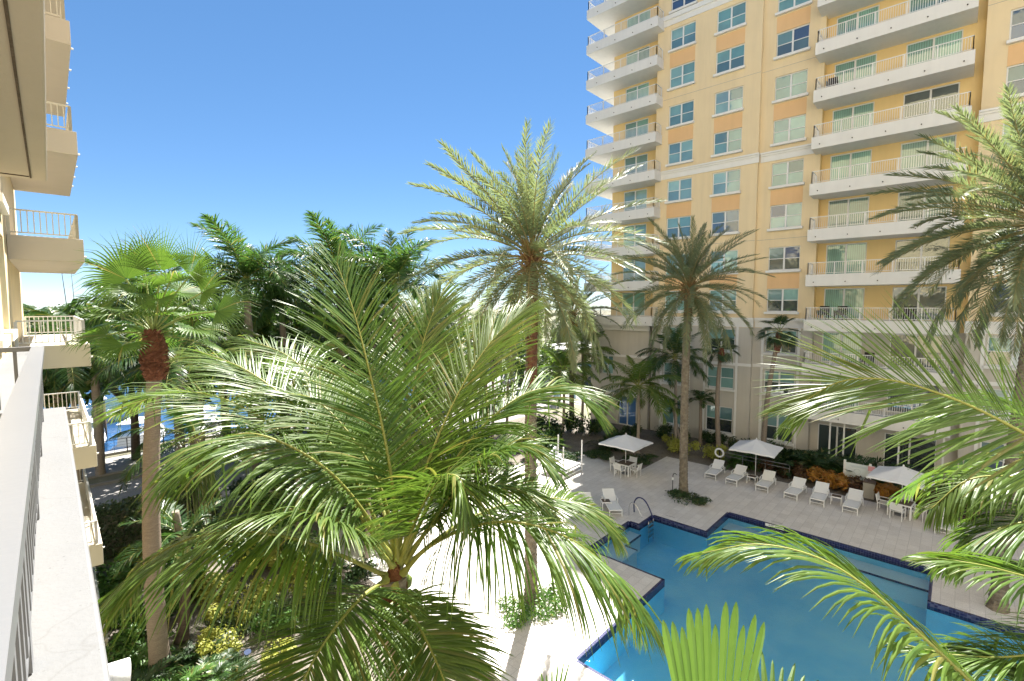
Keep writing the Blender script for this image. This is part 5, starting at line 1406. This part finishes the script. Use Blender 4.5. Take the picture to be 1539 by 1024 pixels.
# left garden
for i, (x, y, s, m, l) in enumerate((
  (5.2,19.6,1.0,'y','yellow green shrub right of the short brown trunk'),(6.3,18.6,.9,'y','yellow green shrub in the middle of the left garden'),(7.6,18.0,.9,'y','yellow green shrub near the coconut palm on the left garden edge'),
  (4.7,16.6,.75,'y','yellow green shrub beside the garden spotlight'),(3.3,19.6,.9,'g','green shrub left of the short brown trunk'),(2.3,18.5,.8,'g','green shrub against the balcony building'),
  (6.9,20.8,1.1,'y','yellow green shrub farther back in the left garden'),(4.6,21.6,1.1,'g','green shrub in front of the tall hedge'),(8.9,17.0,.9,'d','dark shrub between garden and deck'),(9.0,20.0,1.1,'g','green shrub beyond the left garden path'),
  (11.5,19.5,1.2,'g','green shrub behind the foreground fronds at the deck edge'),(14,21,1.3,'d','dark shrub beyond the far deck edge'),(17,22.3,1.3,'g','green shrub beyond the far deck edge, middle'),(20,22.6,1.3,'d','dark shrub beyond the far deck edge, near the trunk'),(23.5,22.5,1.3,'g','green shrub behind the daybed'),(26.5,22.0,1.2,'d','dark shrub behind the daybed on its right'),(12.0,24.4,1.5,'d','big dark shrub between deck and road, left'),(16,25.5,1.5,'g','big green shrub between deck and road, middle'),(19.5,26.5,1.5,'d','big dark shrub between deck and road, right of the middle'),(24,26,1.5,'g','big green shrub between deck and road, right'),(8.6,23.5,1.4,'g','big green shrub right of the hedge'),(10.2,27.8,1.5,'d','big dark shrub at the roadside right of the hedge'),(31,24.5,1.5,'d','big dark shrub beyond the daybed near the lobby wing'),(29,22.8,1.3,'g','green shrub between daybed and left umbrella'),(34,23,1.4,'d','dark shrub in front of the lobby wing corner'),(8.3,18.9,1.0,'y','yellow green shrub beside the low bright feather palm'),(7.2,22.3,1.1,'g','green shrub in the middle of the left garden'),(5.6,15.0,.7,'y','small yellow green shrub nearest the garden spotlight'),(2.7,20.6,1.0,'g','bright green shrub left of the tan fan palm trunk, in front of the hedge'),(4.2,23.6,1.2,'y','yellow green shrub at the foot of the tall hedge'),(5.9,16.4,.7,'g','small green shrub among the grass tufts by the mulch path'),(2.4,23.0,1.2,'g','bright green shrub between the balconies and the hedge'),(5.4,18.2,.9,'y','yellow green shrub behind the strap grass'))):
    shrub({'y':yb,'g':gb,'d':db}[m][i % 2], x, y, l, i*1.9, (s,s,s), 'shrubs of the left garden')
for i, (x, y, s, l) in enumerate(((2.2,16.2,1.0,'glossy dark fern clump at the bottom left below the white ledge'),(3.2,15.6,1.05,'glossy dark fern clump left of the pale trunk'),(4.0,15.4,.9,'glossy dark fern clump right of the pale trunk'),(2.6,17.6,.9,'glossy dark fern clump behind the pale trunk'),(3.9,16.7,.9,'glossy dark fern clump before the short brown trunk'),(3.2,14.2,1.0,'glossy dark fern clump at the bottom edge of the left garden'),(1.9,14.6,1.0,'glossy dark fern clump tucked under the white ledge'))):
    shrub(fern_g if i % 2 else fern_me, x, y, l, i*2.1, (s,s,s), 'fern clumps in the left garden', 'fern_clump', 'fern')
sg = []
for _ in range(2):
    mb = MB(); strap_clump(mb, (0,0,0), .55, 420, .75, .022); sg.append(mb.mesh('strap_grass', M['strap']))
for i, (x, y, s, l) in enumerate(((5.6,17.6,1.1,'dark strap grass tuft left of the mulch path'),(6.4,17.1,1.1,'dark strap grass tuft along the mulch path'),(7.4,16.6,1.0,'dark strap grass tuft right of the mulch path'),(7.9,15.6,1.1,'dark strap grass tuft beside the arching lower frond'),(6.0,18.3,1.0,'dark strap grass tuft under the yellow shrubs'),(7.1,15.2,1.0,'dark strap grass tuft nearest the deck wall'),(5.0,18.0,.9,'dark strap grass tuft beside the short brown trunk'))):
    shrub(sg[i % 2], x, y, l, i*1.2, (s,s,s), 'strap grass tufts in the left garden', 'strap_grass', 'grass tuft')
# boxy hedge by the road
mb = MB()
random.seed(61)
for _ in range(9000):
    f = random.random(); x = random.uniform(-1,7.4)
    if f < .45: p = Vector((x, random.uniform(26.6,28.2), 2.0+random.gauss(0,.05)))
    elif f < .9: p = Vector((x, 26.6+random.gauss(0,.08), random.uniform(.1,2.0)))
    else: p = Vector((7.4+random.gauss(0,.08), random.uniform(26.6,28.2), random.uniform(.1,2)))
    d = Vector((random.gauss(0,1),random.gauss(0,1),random.gauss(0,1)+.4)).normalized(); a = d.orthogonal().normalized(); b = d.cross(a); s = random.uniform(.05,.1)
    mb.add([p-a*s, p-b*s*.55, p+a*s, p+b*s*.55], [(0,1,2,3)])
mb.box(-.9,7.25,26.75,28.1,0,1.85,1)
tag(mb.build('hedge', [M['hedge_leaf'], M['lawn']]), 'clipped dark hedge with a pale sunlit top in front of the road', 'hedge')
# broadleaf trees
def tree_mesh(mat, w, h, n, size):
    tr = MB(); tr.tube([(0,0,-.1),(.1,0,h*.3),(.05,.1,h*.6)], [.22,.17,.08], 8)
    for a in (0,1.3,2.5,3.9,5.1): tr.tube([(.05,0,h*.32),(math.cos(a)*w*.2,math.sin(a)*w*.2,h*.55),(math.cos(a)*w*.34,math.sin(a)*w*.34,h*.72)], [.10,.07,.02], 6)
    cr = MB(); L = [((0,0,h*.72),(w*.3,w*.3,h*.27))]
    for _ in range(11):
        a = random.uniform(0,6.28); q = random.uniform(.15,.36)*w
        L.append(((math.cos(a)*q, math.sin(a)*q, h*random.uniform(.45,.85)), (w*.19,w*.19,h*.14)))
    for c, r in L: leaf_blob(cr, c, r, n//12, size, 0, .55, shell=.55)
    return tr.mesh('trunk', M['dark_trunk']), cr.mesh('crown', M[mat])
random.seed(70)
TM = [tree_mesh('tree_leaf',7,8,3000,.20), tree_mesh('tree_bright',6,7.5,2600,.18), tree_mesh('tree_leaf',8,9,3000,.22)]
def tree(x, y, k, s, label, group='broadleaf trees', rz=0):
    t = thing('broadleaf_tree', (x,y,0), label, 'tree', group, rz); t.scale = (s,s,s)
    put('trunk', TM[k][0], t); put('crown', TM[k][1], t)
for i, (x, y, k, s, l) in enumerate((
 (44.5,33.5,1,.85,'bright green street tree nearest the lobby wing'),(41,36,0,.9,'green street tree between the lobby wing and the road'),(48,42,1,.9,'bright green street tree beside the grey car'),
 (47,38,1,.95,'bright green street tree right of the dark date palm trunk'),(43,45,1,1,'bright green street tree left of the pale royal palm trunk'),(52,46,1,1.05,'bright green street tree above the parked cars'),
 (34,42,0,1.05,'broad green tree behind the centre date palm trunk'),(27,40,2,1.0,'broad dark green tree behind the bright centre fronds'),(20,42,0,.95,'broad green tree left of the centre date palm'),(66,50,1,1.1,'bright green tree at the far end of the street'),
 (60,60,0,1.2,'tall green tree far behind the street, right of the date palm'),(40,58,2,1.0,'dark tree by the canal corner'),(75,40,0,1.2,'dark tree at the far right of the street, behind the terrace building'),(52,66,0,1.1,'green tree far behind the parked cars'),(70,66,2,1.2,'dark green tree farthest along the street'))):
    tree(x, y, k, s, l, 'broadleaf trees along the street', i*1.1)
random.seed(71)
for i in range(16):
    x = -25+i*5.0+random.uniform(-1.5,1.5); y = 158+random.uniform(0,9); 
    if 18 < x < 48: y += 14
    tree(x, y, random.choice((0,2,0,1)), random.uniform(1.35,1.9), 'green tree in the continuous row on the far bank of the canal', 'trees on the far bank', random.uniform(0,6))
for i, (x, y, s, l) in enumerate(((3.3,62,.0,''),)): pass
for i, (x, y, k, s, l) in enumerate(((1.2,43.5,2,1.35,'bushy green tree at the seawall hiding behind the nearest open balcony'),(6.8,42.5,0,1.4,'dark bushy tree behind the tan fan palm crown'),(12.5,42,2,1.5,'dark bushy tree by the seawall left of centre'),(18.5,42.5,0,1.6,'dark bushy tree by the seawall behind the dark pair of royal palms'),(15.6,39.5,0,1.45,'bushy tree by the road left of the dark pair of royal palms'),(21.5,38.5,2,1.4,'bushy tree by the road behind the tallest date palm'),(9.6,39.5,0,1.4,'bushy tree by the road right of the tall fan palm'),(26.5,36.5,0,1.4,'bushy tree by the road right of the tallest date palm'),(23,40,1,1.4,'bright bushy tree by the seawall in the centre'),(-3.5,44,0,1.4,'bushy green tree at the far left end of the seawall'))):
    tree(x, y, k, s, l, 'trees by the seawall', i)
mb = MB()
for k in range(70): leaf_blob(mb, (62+k*1.5, 150-k*1.6+random.uniform(-6,6), random.uniform(2,4.5)), (4,4,5), 90, .5, 0, .6)
for k in range(60): leaf_blob(mb, (-60+k*4.6, 182+random.uniform(0,8), random.uniform(2,5)), (4,3,4.5), 110, .55, 0, .6)
tag(mb.build('far_wood', M['tree_leaf']), 'distant continuous line of woodland beyond the canal', 'woodland', None, 'stuff')
# masts and rods standing above the trees
for (x, y, h, l, r) in ((19.0,60,18.2,'thin dark mast rising above the royal palm crown on the left','mast'),(9.8,105,20.5,'thin outrigger rods slanting above the trees beside the balcony','mast')):
    t = thing('boat_mast', (x,y,-1), l, 'mast')
    mb = MB(); mb.tube([(0,0,0),(-.25 if x > 15 else -1.2,0,h)], [.06,.02] if x > 15 else [.09,.03], 6)
    if x < 15: mb.tube([(.6,0,0),(.1,0,h*.86)], [.08,.03], 6)
    bm_obj(mb, 'pole', M['black'], t)

# ---------------------------------------------------------------- light, sky, camera
SEL, SAZ = R_(57), math.atan2(.85, .53)
sd = Vector((math.sin(SAZ)*math.cos(SEL), math.cos(SAZ)*math.cos(SEL), math.sin(SEL)))
sun = bpy.data.lights.new('sun', 'SUN'); sun.energy = 4.6; sun.angle = R_(.5); sun.color = (1, .955, .88)
so = bpy.data.objects.new('sun', sun); COL.objects.link(so); so.rotation_euler = (-sd).to_track_quat('-Z', 'Y').to_euler(); so.location = (0,0,60)
w = bpy.data.worlds.new('World'); scene.world = w; w.use_nodes = True
nt = w.node_tree; nt.nodes.clear()
sky = nt.nodes.new('ShaderNodeTexSky'); sky.sky_type = 'NISHITA'; sky.sun_disc = False
sky.sun_elevation = SEL; sky.sun_rotation = SAZ; sky.altitude = 2500; sky.air_density = 0.8; sky.dust_density = 0.0; sky.ozone_density = 3.0
bg = nt.nodes.new('ShaderNodeBackground'); bg.inputs['Strength'].default_value = .08
ow = nt.nodes.new('ShaderNodeOutputWorld'); hs = nt.nodes.new('ShaderNodeHueSaturation'); hs.inputs['Saturation'].default_value = 1.34; gm = nt.nodes.new('ShaderNodeGamma'); gm.inputs['Gamma'].default_value = .7; nt.links.new(sky.outputs[0], gm.inputs['Color']); nt.links.new(gm.outputs[0], hs.inputs['Color']); nt.links.new(hs.outputs[0], bg.inputs[0]); nt.links.new(bg.outputs[0], ow.inputs[0])
cam = bpy.data.cameras.new('camera'); cam.sensor_width = 36; cam.lens = 730/1539*36; cam.clip_start = .05; cam.clip_end = 3000
co = bpy.data.objects.new('camera', cam); COL.objects.link(co); scene.camera = co
co.location = (0,0,CAMZ); co.rotation_euler = (R_(90-4.15), 0, R_(-47.4))
scene.view_settings.view_transform = 'Standard'; scene.view_settings.look = 'None'; scene.view_settings.exposure = 2.0; scene.view_settings.gamma = 1
scene.cycles.max_bounces = 7; scene.cycles.diffuse_bounces = 4; scene.cycles.glossy_bounces = 3; scene.cycles.transmission_bounces = 4; scene.cycles.transparent_max_bounces = 8
scene.cycles.caustics_reflective = False; scene.cycles.caustics_refractive = False
scene.cycles.use_denoising = True
for d in [m for m in bpy.data.meshes if m.users == 0]: bpy.data.meshes.remove(d)
